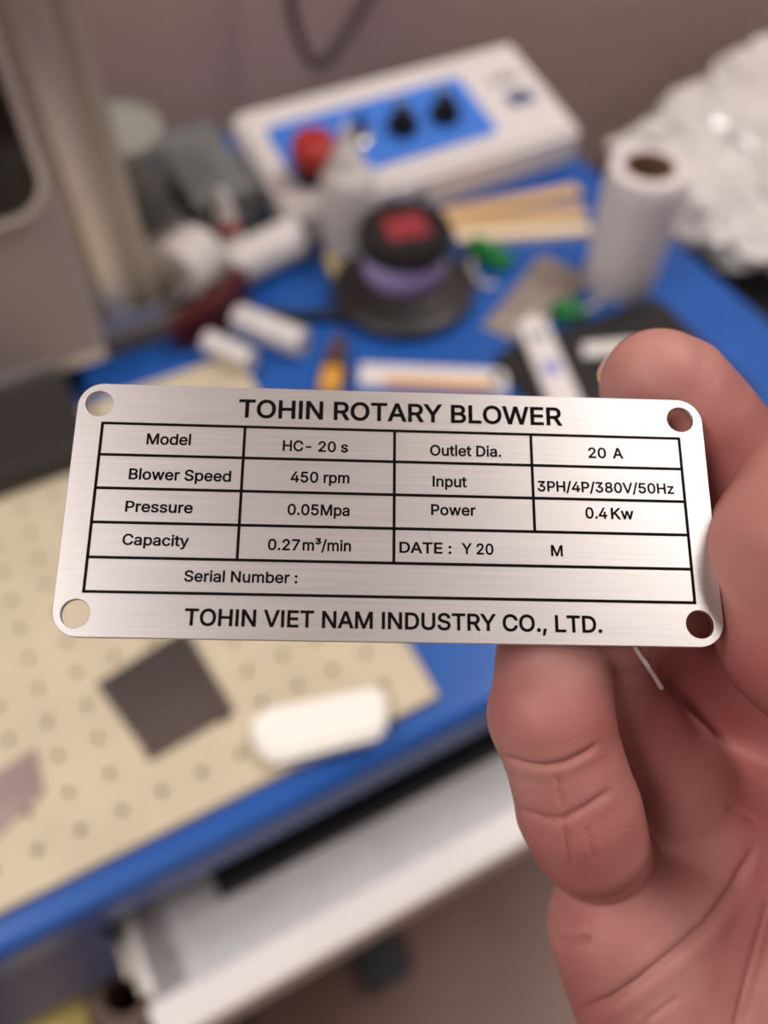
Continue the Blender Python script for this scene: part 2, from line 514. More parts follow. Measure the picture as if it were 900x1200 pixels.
# printed mark on the white end of the console
b = box(0.238, 0.250, 0.046, 0.062, 0.0002, 0.0006)
box(0.252, 0.264, 0.046, 0.062, 0.0002, 0.0006, bm=b)
box(0.244, 0.258, 0.058, 0.064, 0.0002, 0.0006, bm=b)
obj('navy_print', on_console(b), M['navymark'], t)
b = box(0.236, 0.244, 0.078, 0.086, 0.0002, 0.0006)
box(0.247, 0.254, 0.076, 0.088, 0.0002, 0.0006, bm=b)
box(0.257, 0.264, 0.078, 0.086, 0.0002, 0.0006, bm=b)
obj('grey_print', on_console(b), M['greymark'], t)
obj('front_socket', lathe([(0, 0), (0.006, 0), (0.006, 0.0015), (0, 0.0015)], ((KX0 + 0.12), KYF - 0.0005, TZ + 0.018), (0, -1, 0), 20), M['greymark'], t)

# cable hanging on the wall behind the console
o = obj('hanging_cable', tube([(0.30, 0.77, TZ + 0.75), (0.30, 0.765, TZ + 0.42), (0.305, 0.76, TZ + 0.24), (0.298, 0.755, TZ + 0.16), (0.296, 0.75, TZ + 0.10), (0.303, 0.738, TZ + 0.064), (0.318, 0.735, TZ + 0.058),
                               (0.345, 0.74, TZ + 0.078), (0.39, 0.75, TZ + 0.118), (0.45, 0.76, TZ + 0.17), (0.55, 0.765, TZ + 0.27), (0.64, 0.77, TZ + 0.42), (0.66, 0.77, TZ + 0.75)], 0.0048, 10), M['cable'], None, 180, loc=(0.31, 0.75, TZ + 0.06))
tag(o, 'dark brown cable looping down the wall behind the white console', 'cable')

# ------------------------------------------------------------------ things on the bench
def upright(name, label, cat, loc, parts, group=None):
    """parts: (part name, profile, material, seg)"""
    t = thing(name, label, cat, loc, group)
    for nm, prof, m in parts:
        obj(nm, lathe(prof, loc), M[m], t, 40)
    return t
# stretch film roll
upright('film_roll', 'white roll of stretch film standing on its end at the bench right', 'film roll', (0.424, 0.408, TZ), [
    ('film_winding', [(0.0185, 0.0005), (0.0275, 0.0), (0.0288, 0.002), (0.0294, 0.03), (0.0296, 0.09), (0.0288, 0.1015), (0.0275, 0.103), (0.0187, 0.103)], 'film'),
    ('cardboard_core', [(0.0186, 0.002), (0.0186, 0.1026), (0.0168, 0.1026), (0.0168, 0.002)], 'card')])
# lens on its black stand
upright('lens', 'black scanning lens with lavender ring and red label on a round base', 'lens', (0.262, 0.474, TZ), [
    ('base_flange', [(0, 0.0), (0.054, 0.0), (0.0565, 0.003), (0.0565, 0.010), (0.053, 0.013), (0.047, 0.014), (0.044, 0.019), (0.036, 0.021), (0.034, 0.025), (0, 0.025)], 'darkmetal'),
    ('lavender_ring', [(0, 0.0252), (0.0315, 0.0252), (0.0325, 0.027), (0.0325, 0.047), (0.0315, 0.0485), (0, 0.0485)], 'lavender'),
    ('lens_cap', [(0, 0.0487), (0.034, 0.0487), (0.0355, 0.051), (0.0355, 0.061), (0.034, 0.063), (0.028, 0.063), (0.0275, 0.0615), (0, 0.0615)], 'black')])
lens = bpy.data.objects['lens']
RZm = lambda c, a: Matrix.Translation(c) @ Matrix.Rotation(math.radians(a), 4, 'Z')
obj('red_label', box(-0.016, 0.016, -0.014, 0.014, 0.0, 0.0008, 0.0002, M=RZm((0.264, 0.476, TZ + 0.0616), -10)), M['redlabel'], lens)
# squeeze bottle
upright('squeeze_bottle', 'white squeeze bottle with a pointed nozzle before the console', 'bottle', (0.247, 0.540, TZ), [
    ('bottle_body', [(0, 0.0), (0.019, 0.0), (0.0212, 0.002), (0.0215, 0.006), (0.0215, 0.066), (0.0205, 0.073), (0.016, 0.080), (0.0125, 0.0835), (0, 0.0835)], 'white'),
    ('nozzle', [(0, 0.0836), (0.0120, 0.0836), (0.0120, 0.090), (0.0105, 0.092), (0.0060, 0.100), (0.0028, 0.112), (0.0022, 0.116), (0, 0.116)], 'white')])
t = thing('yellow_pen', 'yellow pen lying on the bench left of the squeeze bottle', 'pen', (0.222, 0.545, TZ))
ax = Vector((0.01, 0.055, 0)).normalized()
obj('barrel', lathe([(0, 0), (0.0035, 0.001), (0.0042, 0.006), (0.0042, 0.045), (0, 0.045)], (0.2195, 0.498, TZ + 0.0042), ax, 16), M['yellow'], t, 40)
obj('pen_tip', lathe([(0, 0), (0.0012, 0.0), (0.0034, 0.010), (0, 0.010)], Vector((0.2195, 0.498, TZ + 0.0042)) - ax * 0.0097, ax, 16), M['black'], t, 40)

# clear tub with a frosted lid on the machine base, and smoky box beside it
tb = (0.098, 0.640, TZ + 0.02)
upright('clear_tub', 'clear plastic tub with frosted lid behind the aluminium column', 'tub', tb, [
    ('tub_wall', [(0, 0.0), (0.030, 0.0), (0.032, 0.002), (0.036, 0.070), (0.0348, 0.070), (0.0308, 0.003), (0, 0.0015)], 'clear'),
    ('tub_lid', [(0, 0.0705), (0.036, 0.0705), (0.0385, 0.071), (0.0385, 0.078), (0.0365, 0.080), (0.032, 0.080), (0.031, 0.0785), (0, 0.0785)], 'frost')])
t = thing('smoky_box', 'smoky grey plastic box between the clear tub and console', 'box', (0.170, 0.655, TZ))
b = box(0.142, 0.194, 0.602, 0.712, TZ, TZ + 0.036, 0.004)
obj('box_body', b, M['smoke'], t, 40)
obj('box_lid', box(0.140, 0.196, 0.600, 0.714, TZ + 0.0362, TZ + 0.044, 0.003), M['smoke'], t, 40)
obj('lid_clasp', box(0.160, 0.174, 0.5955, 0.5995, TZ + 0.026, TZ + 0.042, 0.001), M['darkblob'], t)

# dropper bottle with a red collar
upright('dropper_bottle', 'small white dropper bottle with a red collar by the rolls', 'bottle', (0.159, 0.583, TZ), [
    ('bottle_body', [(0, 0), (0.0105, 0), (0.0115, 0.001), (0.0115, 0.020), (0.009, 0.024), (0, 0.024)], 'white'),
    ('red_collar', [(0, 0.0242), (0.0095, 0.0242), (0.0098, 0.026), (0.0098, 0.033), (0.0085, 0.035), (0, 0.035)], 'red'),
    ('tip', [(0, 0.0352), (0.0088, 0.0352), (0.0085, 0.042), (0.0055, 0.056), (0.003, 0.062), (0, 0.063)], 'white')])

# white rolls lying down
def lying_roll(name, label, p0, p1, r, hole, m='white', group=None):
    p0 = Vector(p0); p1 = Vector(p1)
    L = (p1 - p0).length
    t = thing(name, label, 'roll', (p0 + p1) / 2 - Vector((0, 0, r)), group)
    obj('winding', lathe([(hole, 0.0), (r * 0.93, 0.0), (r, r * 0.07), (r, L - r * 0.07), (r * 0.93, L), (hole, L)], p0, p1 - p0, 32), M[m], t, 40)
    obj('core', lathe([(hole * 0.999, 0.0005), (hole * 0.999, L - 0.0005), (hole * 0.8, L - 0.0005), (hole * 0.8, 0.0005)], p0, p1 - p0, 24, closed=True), M['film_top'], t, 40)
    return t
lying_roll('tape_roll', 'fat white roll lying on the machine base beside the column', (0.098, 0.525, TZ + 0.0425), (0.127, 0.545, TZ + 0.0425), 0.0225, 0.008)
lying_roll('tape_roll', 'long white roll lying between console and dropper bottle', (0.142, 0.545, TZ + 0.0175), (0.208, 0.559, TZ + 0.0175), 0.0175, 0.005)
lying_roll('white_tube', 'larger of two short white tubes lying behind the plate', (0.131, 0.497, TZ + 0.011), (0.164, 0.448, TZ + 0.011), 0.011, 0.004, group='short white tubes')
lying_roll('white_tube', 'smaller of two short white tubes lying at the tan board edge', (0.100, 0.477, TZ + 0.017), (0.121, 0.442, TZ + 0.017), 0.0085, 0.003, group='short white tubes')

# maroon curved band
b = bmesh.new()
path = catmull([(0.149, 0.535, 0), (0.143, 0.518, 0), (0.126, 0.504, 0), (0.104, 0.496, 0), (0.080, 0.496, 0)], 8)
secs = []
for i, p in enumerate(path):
    tt = (path[min(i + 1, len(path) - 1)] - path[max(i - 1, 0)]).normalized()
    nn = Vector((-tt.y, tt.x, 0))
    hgt = 0.026 + 0.010 * math.sin(math.pi * i / (len(path) - 1))
    secs.append([b.verts.new(p + nn * s * 0.004 + Vector((0, 0, TZ + z))) for s, z in ((-1, 0.0), (1, 0.0), (1.4, hgt), (-1.4, hgt))])
for a, c in zip(secs, secs[1:]):
    for i in range(4):
        b.faces.new((a[i], a[(i + 1) % 4], c[(i + 1) % 4], c[i]))
b.faces.new(secs[0][::-1]); b.faces.new(secs[-1])
o = obj('curved_clip', b, M['maroon'], None, 50, loc=(0.12, 0.505, TZ))
tag(o, 'dark maroon curved plastic clip in front of the fat white roll', 'clip')

# wooden sticks
sticks = [((0.340, 0.548), (0.466, 0.524), 0.016, 0.0, 0.005, 'wood'), ((0.338, 0.531), (0.452, 0.496), 0.017, 0.0, 0.005, 'wood'), ((0.333, 0.513), (0.440, 0.472), 0.015, 0.0, 0.007, 'wood_light')]
lab = ['wooden strip nearest the console, behind the other two strips', 'middle wooden strip of the three beside the film roll', 'pale cream wooden strip at the front of the three']
for (a, c, wd, z0, th, m), lb in zip(sticks, lab):
    A = Vector((*a, 0)); B = Vector((*c, 0)); d = (B - A)
    ang = math.degrees(math.atan2(d.y, d.x))
    o = obj('wooden_strip', box(0, d.length, -wd / 2, wd / 2, 0, th, 0.0006, M=RZm((A.x, A.y, TZ + z0), ang)), M[m], None, loc=((A + B) / 2 + Vector((0, 0, TZ))))
    tag(o, lb, 'wood strip', 'wooden strips')

# green connectors with their leads
def connector(label, p, ang, L, lead):
    t = thing('green_connector', label, 'connector', (*p, TZ), 'green connectors')
    Mx = RZm((*p, TZ), ang)
    obj('plug', box(-L / 2, L / 2, -0.009, 0.009, 0, 0.012, 0.003, M=Mx), M['green'], t, 40)
    obj('plug_key', box(-L / 2 + 0.004, L / 2 - 0.004, -0.004, 0.004, 0.0121, 0.015, 0.001, M=Mx), M['green'], t)
    obj('lead', tube([(*q, TZ + 0.0025) for q in lead], 0.0022, 8), M['film_top'], t, 180)
connector('green connector with white lead beside the grey sachet, near the wooden strips', (0.345, 0.480), -72, 0.042, [(0.337, 0.49), (0.327, 0.478), (0.322, 0.455), (0.333, 0.448)])
connector('green connector at the black case edge, right of the white stick', (0.363, 0.392), -20, 0.024, [(0.372, 0.39), (0.39, 0.392), (0.405, 0.398)])

# grey foil sachet: thin pillow
def pillow(quad, z, th, n=14):
    b = bmesh.new()
    q = [Vector((*p, 0)) for p in quad]
    def grid(sg):
        g = []
        for i in range(n + 1):
            row = []
            for j in range(n + 1):
                u, v = i / n, j / n
                p = (q[0] * (1 - u) + q[1] * u) * (1 - v) + (q[3] * (1 - u) + q[2] * u) * v
                e = max(0.0, min(1, min(u, 1 - u, v, 1 - v) * 6 - 0.6))
                h = th * (e ** 0.5 if e > 0 else 0) * (0.75 + 0.5 * noise.noise(Vector((u * 4, v * 4, 3.1))))
                row.append(b.verts.new((p.x, p.y, z + (0.0008 + h if sg else 0))))
            g.append(row)
        return g
    a, c = grid(0), grid(1)
    for g in (a, c):
        for i in range(n):
            for j in range(n):
                b.faces.new((g[i][j], g[i + 1][j], g[i + 1][j + 1], g[i][j + 1]))
    for k in range(n):
        for (i0, j0), (i1, j1) in (((k, 0), (k + 1, 0)), ((k, n), (k + 1, n)), ((0, k), (0, k + 1)), ((n, k), (n, k + 1))):
            b.faces.new((a[i0][j0], a[i1][j1], c[i1][j1], c[i0][j0]))
    return b
o = obj('foil_sachet', pillow([(0.297, 0.412), (0.388, 0.466), (0.406, 0.420), (0.316, 0.380)], TZ + 0.0008, 0.005), M['sachet'], None, 60, loc=(0.35, 0.42, TZ))
tag(o, 'grey foil sachet lying between lens and film roll', 'sachet')

# black flat case with white label
t = thing('black_case', 'flat black case lying at the right of the bench, behind the finger', 'case', (0.37, 0.32, TZ))
obj('case_body', prism([(0.285, 0.376), (0.30, 0.381), (0.43, 0.376), (0.437, 0.370), (0.436, 0.26), (0.43, 0.255), (0.29, 0.255), (0.285, 0.26)], TZ, TZ + 0.006, 0.0015), M['black'], t)
obj('white_label', prism([(0.344, 0.345), (0.352, 0.357), (0.392, 0.342), (0.384, 0.330)], TZ + 0.0061, TZ + 0.0066), M['white'], t)

# white stick with blue mark
t = thing('white_stick', 'flat white stick with a round blue mark, end on the sachet', 'stick', (0.315, 0.35, TZ + 0.007))
A = Vector((0.327, 0.391)); B = Vector((0.300, 0.300)); d = B - A
Mx = RZm((A.x, A.y, TZ + 0.0072), math.degrees(math.atan2(d.y, d.x)))
obj('stick_body', box(0, d.length, -0.0115, 0.0115, 0, 0.006, 0.0015, M=Mx), M['white'], t)
b = lathe([(0.0034, 0.0061), (0.0064, 0.0061), (0.0064, 0.0064), (0.0034, 0.0064)], (0.052, 0, 0), seg=24, closed=True)
lathe([(0, 0.0061), (0.002, 0.0061), (0.002, 0.0064), (0, 0.0064)], (0.052, 0, 0), seg=16, bm=b)
bmesh.ops.transform(b, matrix=Mx, verts=b.verts)
obj('blue_mark', b, M['bluemark'], t)
obj('grey_mark', box(0.014, 0.022, -0.007, 0.007, 0.0061, 0.0063, M=Mx), M['greymark'], t)

# white rule with an orange band, in front of the lens
t = thing('white_rule', 'white rule with an orange band lying in front of the lens', 'ruler', (0.24, 0.38, TZ))
A = Vector((0.190, 0.408)); B = Vector((0.283, 0.352)); d = B - A
Mx = RZm((A.x, A.y, TZ), math.degrees(math.atan2(d.y, d.x)))
obj('rule_body', box(0, d.length, -0.011, 0.011, 0, 0.004, 0.0006, M=Mx), M['white'], t)
obj('orange_band', box(0.020, d.length - 0.012, -0.0105, -0.003, 0.0041, 0.0046, M=Mx), M['orange'], t)
obj('dark_end_mark', box(d.length - 0.011, d.length - 0.005, -0.004, 0.006, 0.0041, 0.0045, M=Mx), M['black'], t)
# utility knife
t = thing('utility_knife', 'orange handled knife with a brown blade guard beside the white rule', 'knife', (0.175, 0.405, TZ))
Mx = RZm((0.160, 0.397, TZ), 55)
obj('handle', box(0.0, 0.026, -0.008, 0.008, 0, 0.012, 0.003, M=Mx), M['orange'], t, 40)
g = prism([(0.024, -0.009), (0.058, -0.002), (0.058, 0.003), (0.024, 0.009)], 0.0, 0.014, 0.001)
bmesh.ops.transform(g, matrix=Mx, verts=g.verts)
obj('blade_guard', g, M['brown'], t)
obj('slider', box(0.012, 0.022, -0.0115, -0.0082, 0.003, 0.012, 0.001, M=Mx), M['black'], t)

# loose black lead running from the lens towards the white tubes
o = obj('black_lead', tube([(0.206, 0.466, TZ + 0.005), (0.196, 0.474, TZ + 0.005), (0.18, 0.481, TZ + 0.005), (0.168, 0.487, TZ + 0.005), (0.158, 0.498, TZ + 0.005)], 0.0048, 10), M['black'], None, 180, loc=(0.18, 0.48, TZ))
tag(o, 'short black lead on the bench between lens and white tubes', 'cable')

# ------------------------------------------------------------------ plastic bag on a crate, right of the bench
t = thing('storage_crate', 'black storage crate under the clear plastic bag', 'crate', (0.78, 0.5, 0))
obj('crate_body', box(0.545, 1.02, 0.27, 0.60, 0.0, TZ - 0.07, 0.01), M['black'], t)
obj('crate_rim', box(0.536, 1.03, 0.26, 0.61, TZ - 0.0695, TZ - 0.045, 0.006), M['black'], t)
def bag(cx, cy, z0, sx, sy, sz, seed, sub=6):
    b = bmesh.new()
    bmesh.ops.create_icosphere(b, subdivisions=sub, radius=1.0)
    for v in b.verts:
        p = v.co.copy()
        q = p * 2.1 + Vector((seed, seed * 1.7, 0))
        cell, _pts = noise.voronoi(q)[0:2]
        ridge = cell[1] - cell[0]
        q2 = p * 5.5 + Vector((seed * 2.0, 1.0, seed))
        c2, _p2 = noise.voronoi(q2)[0:2]
        r = 0.86 + 0.24 * min(ridge, 0.6) + 0.16 * min(c2[1] - c2[0], 0.5) + 0.22 * noise.noise(p * 1.4 + Vector((0, 0, seed)))
        z = p.z * r
        v.co = (cx + p.x * r * sx, cy + p.y * r * sy, z0 + max(0.0, (z * 0.8 + 0.62)) * sz)
    return b
o = obj('plastic_bag', bag(0.752, 0.475, TZ - 0.045, 0.23, 0.205, 0.055, 3.3, 6), M['bag'], None, None, loc=(0.752, 0.475, TZ - 0.045))
tag(o, 'crumpled clear plastic bag heaped on the crate right of the bench', 'plastic bag')

# ------------------------------------------------------------------ floor-standing things in front of the bench
upright('card_tube', 'tall cardboard tube standing on the floor left of the open drawer', 'tube', (-0.118, 0.147, 0), [
    ('tube_wall', [(0.0150, 0.0), (0.025, 0.0), (0.025, 0.555), (0.0150, 0.555), (0.0150, 0.002)], 'tubecard')])
t = thing('yellow_board', 'yellow foam board standing on the floor beside the cardboard tube', 'foam board', (-0.172, 0.13, 0))
obj('board_sheet', box(-0.192, -0.146, 0.06, 0.172, 0.0, 0.545, 0.002), M['yellow'], t)
o = obj('floor_pedal', prism(rrect(0.045, 0.105, 0.125, 0.215, 0.012), 0.0, 0.03, 0.004), M['darkblob'], None, 50, loc=(0.075, 0.17, 0))
tag(o, 'dark slate foot pedal lying on the floor below the drawer', 'pedal')

# ------------------------------------------------------------------ nameplate held in the hand
A_MM = 74.0                                     # inner table width
F_ASP = 3.3826
FW, FH = A_MM / 1000, A_MM / F_ASP / 1000
FR = [(118.8, 494.1), (797.0, 512.5), (815.5, 708.1), (95.3, 694.7)]
def homog(src, dst):
    A = []
    for (u, v), (x, y) in zip(src, dst):
        A.append([u, v, 1, 0, 0, 0, -x * u, -x * v, -x])
        A.append([0, 0, 0, u, v, 1, -y * u, -y * v, -y])
    return np.linalg.svd(np.array(A, float))[2][-1].reshape(3, 3)
Hm = homog([(0, 0), (1, 0), (1, 1), (0, 1)], FR)
Hi = np.linalg.inv(Hm)
Km = np.array([[FPX, 0, 450], [0, FPX, 600], [0, 0, 1.0]])
Mm = np.linalg.inv(Km) @ Hm
Mm /= np.linalg.norm(Mm[:, 0])
if Mm[2, 2] < 0:
    Mm = -Mm
r1 = Mm[:, 0]
r2 = Mm[:, 1] / np.linalg.norm(Mm[:, 1])
r2 = r2 - r1 * (r1 @ r2); r2 /= np.linalg.norm(r2)
t0 = Mm[:, 2] * FW                               # origin = table's top-left corner; camera frame x right, y down, z forward
def cv2w(v):
    return CR * float(v[0]) - CU * float(v[1]) + CF * float(v[2])
ex, ey = cv2w(r1).normalized(), -cv2w(r2).normalized()      # plate x right, y up
ez = ex.cross(ey)
PO = C0 + cv2w(t0)
PM = Matrix(((ex.x, ey.x, ez.x, PO.x), (ex.y, ey.y, ez.y, PO.y), (ex.z, ey.z, ez.z, PO.z), (0, 0, 0, 1)))
PMI = PM.inverted()
def to_plate(px, py):
    q = Hi @ np.array([px, py, 1.0])
    return q[0] / q[2] * FW, -q[1] / q[2] * FH
PT = 0.0008                                      # thickness; front face at z = 0
plane_n = np.cross(r1, r2); plane_d = plane_n @ t0
def plate_depth(px, py):                         # depth (mm) of the plate's plane along a view ray
    ray = np.array([(px - 450) / FPX, (py - 600) / FPX, 1.0])
    return 1000 * plane_d / (plane_n @ ray)

def curve_mesh(name, loops, extrude=0.0, bevel=0.0, bez=None, offset=0.0, res=6):
    cu = bpy.data.curves.new(name, 'CURVE')
    cu.dimensions = '2D'
    cu.fill_mode = 'BOTH' if extrude else 'FRONT'
    cu.extrude = extrude
    cu.bevel_depth = bevel
    cu.bevel_resolution = 1
    cu.offset = offset
    cu.resolution_u = res
    K = 1000.0                                   # fill in millimetres, scan-fill dislikes tiny shapes
    cu.extrude *= K; cu.bevel_depth *= K; cu.offset *= K
    for lp in loops or []:
        s = cu.splines.new('POLY')
        s.points.add(len(lp) - 1)
        s.points.foreach_set('co', [c for x, y in lp for c in (x * K, y * K, 0, 1)])
        s.use_cyclic_u = True
    for lp in bez or []:
        s = cu.splines.new('BEZIER')
        s.bezier_points.add(len(lp) - 1)
        for bp, (a, c, d) in zip(s.bezier_points, lp):
            bp.handle_left_type = bp.handle_right_type = 'FREE'
            bp.handle_left = (a[0] * K, a[1] * K, 0); bp.co = (c[0] * K, c[1] * K, 0); bp.handle_right = (d[0] * K, d[1] * K, 0)
        s.use_cyclic_u = True
    ob = bpy.data.objects.new(name, cu)
    link(ob)
    bpy.context.view_layer.update()
    me = bpy.data.meshes.new_from_object(ob.evaluated_get(bpy.context.evaluated_depsgraph_get()))
    bpy.data.objects.remove(ob)
    bpy.data.curves.remove(cu)
    me.name = name
    me.transform(Matrix.Scale(1 / K, 4))
    return me

u0, u1, v0, v1 = -0.0425 * FW, 1.0415 * FW, -1.236 * FH, 0.237 * FH
outline = rrect(u0, u1, v0, v1, 0.0031, 8)
holes = []
for hx, hy in ((-0.0072, 0.113), (1.0030, 0.113), (1.0030, -1.113), (-0.0072, -1.113)):
    holes.append([(hx * FW + 0.00178 * math.cos(2 * math.pi * k / 40), hy * FH - 0.00178 * math.sin(2 * math.pi * k / 40)) for k in range(40)])
pme = curve_mesh('nameplate', [outline] + holes, PT / 2 - 0.00006, 0.00006)
pme.transform(Matrix.Translation((0, 0, -PT / 2)))

pm = bpy.data.materials.new('brushed_steel')
pm.use_nodes = True
nt = pm.node_tree
bs = nt.nodes['Principled BSDF']
bs.inputs['Metallic'].default_value = 1.0
bs.inputs['Anisotropic'].default_value = 0.55
tc = nt.nodes.new('ShaderNodeTexCoord')
def brush(scale, sx, det):
    mp = nt.nodes.new('ShaderNodeMapping')
    mp.inputs['Scale'].default_value = (sx, 1, 1)
    nt.links.new(tc.outputs['Object'], mp.inputs[0])
    nz = nt.nodes.new('ShaderNodeTexNoise')
    nz.inputs['Scale'].default_value = scale
    nz.inputs['Detail'].default_value = det
    nt.links.new(mp.outputs[0], nz.inputs['Vector'])
    return nz
n1 = brush(2600, 0.02, 6)
rp = nt.nodes.new('ShaderNodeValToRGB')
rp.color_ramp.elements[0].position = 0.32
rp.color_ramp.elements[1].position = 0.68
rp.color_ramp.elements[0].color = (0.66, 0.635, 0.615, 1)
rp.color_ramp.elements[1].color = (0.715, 0.69, 0.67, 1)
nt.links.new(n1.outputs['Fac'], rp.inputs[0])
nt.links.new(rp.outputs[0], bs.inputs['Base Color'])
mr = nt.nodes.new('ShaderNodeMapRange')
mr.inputs['To Min'].default_value = 0.45
mr.inputs['To Max'].default_value = 0.52
nt.links.new(n1.outputs['Fac'], mr.inputs[0])
nt.links.new(mr.outputs[0], bs.inputs['Roughness'])
n2 = brush(3000, 0.015, 3)
bp = nt.nodes.new('ShaderNodeBump')
bp.inputs['Strength'].default_value = 0.12
bp.inputs['Distance'].default_value = 0.00006
nt.links.new(n2.outputs['Fac'], bp.inputs['Height'])
nt.links.new(bp.outputs[0], bs.inputs['Normal'])
tg = nt.nodes.new('ShaderNodeVectorTransform')
tg.vector_type = 'VECTOR'
tg.convert_from = 'OBJECT'
tg.convert_to = 'WORLD'
tg.inputs[0].default_value = (0, 1, 0)           # wide spread across the brushing
nt.links.new(tg.outputs[0], bs.inputs['Tangent'])

plate = bpy.data.objects.new('nameplate', pme)
pme.materials.append(pm)
link(plate)
plate.matrix_world = PM
tag(plate, 'brushed steel nameplate with black lettering and four corner holes, held in the hand', 'nameplate')

def plate_part(name, me, z, m='print', label=None):
    me.transform(Matrix.Translation((0, 0, z)))
    o = bpy.data.objects.new(name, me)
    me.materials.append(M[m])
    link(o)
    o.parent = plate
    if label:
        o['label'] = label
    return o
ZP = 0.00003
def rule(x0, y0, x1, y1, wd):
    # one printed rule between two points of the plate (metres)
    h = wd / 2
    b = box(min(x0, x1) - h, max(x0, x1) + h, min(y0, y1) - h, max(y0, y1) + h, -0.000005, 0.000005)
    me = bpy.data.meshes.new('table_rule')
    b.to_mesh(me); b.free()
    plate_part('table_rule', me, ZP)
LW = 0.00036
hw = LW / 2
for k in range(6):
    y = -FH * k / 5
    y = y - hw if k == 0 else (y + hw if k == 5 else y)
    rule(hw, y, FW - hw, y, LW)
rule(hw, -hw, hw, -FH + hw, LW)
rule(FW - hw, -hw, FW - hw, -FH + hw, LW)
rule(0.2432 * FW, -hw, 0.2432 * FW, -FH * 0.8, LW)
rule(0.4995 * FW, -hw, 0.4995 * FW, -FH * 0.8, LW)
rule(0.7360 * FW, -hw, 0.7360 * FW, -FH * 0.6, LW)

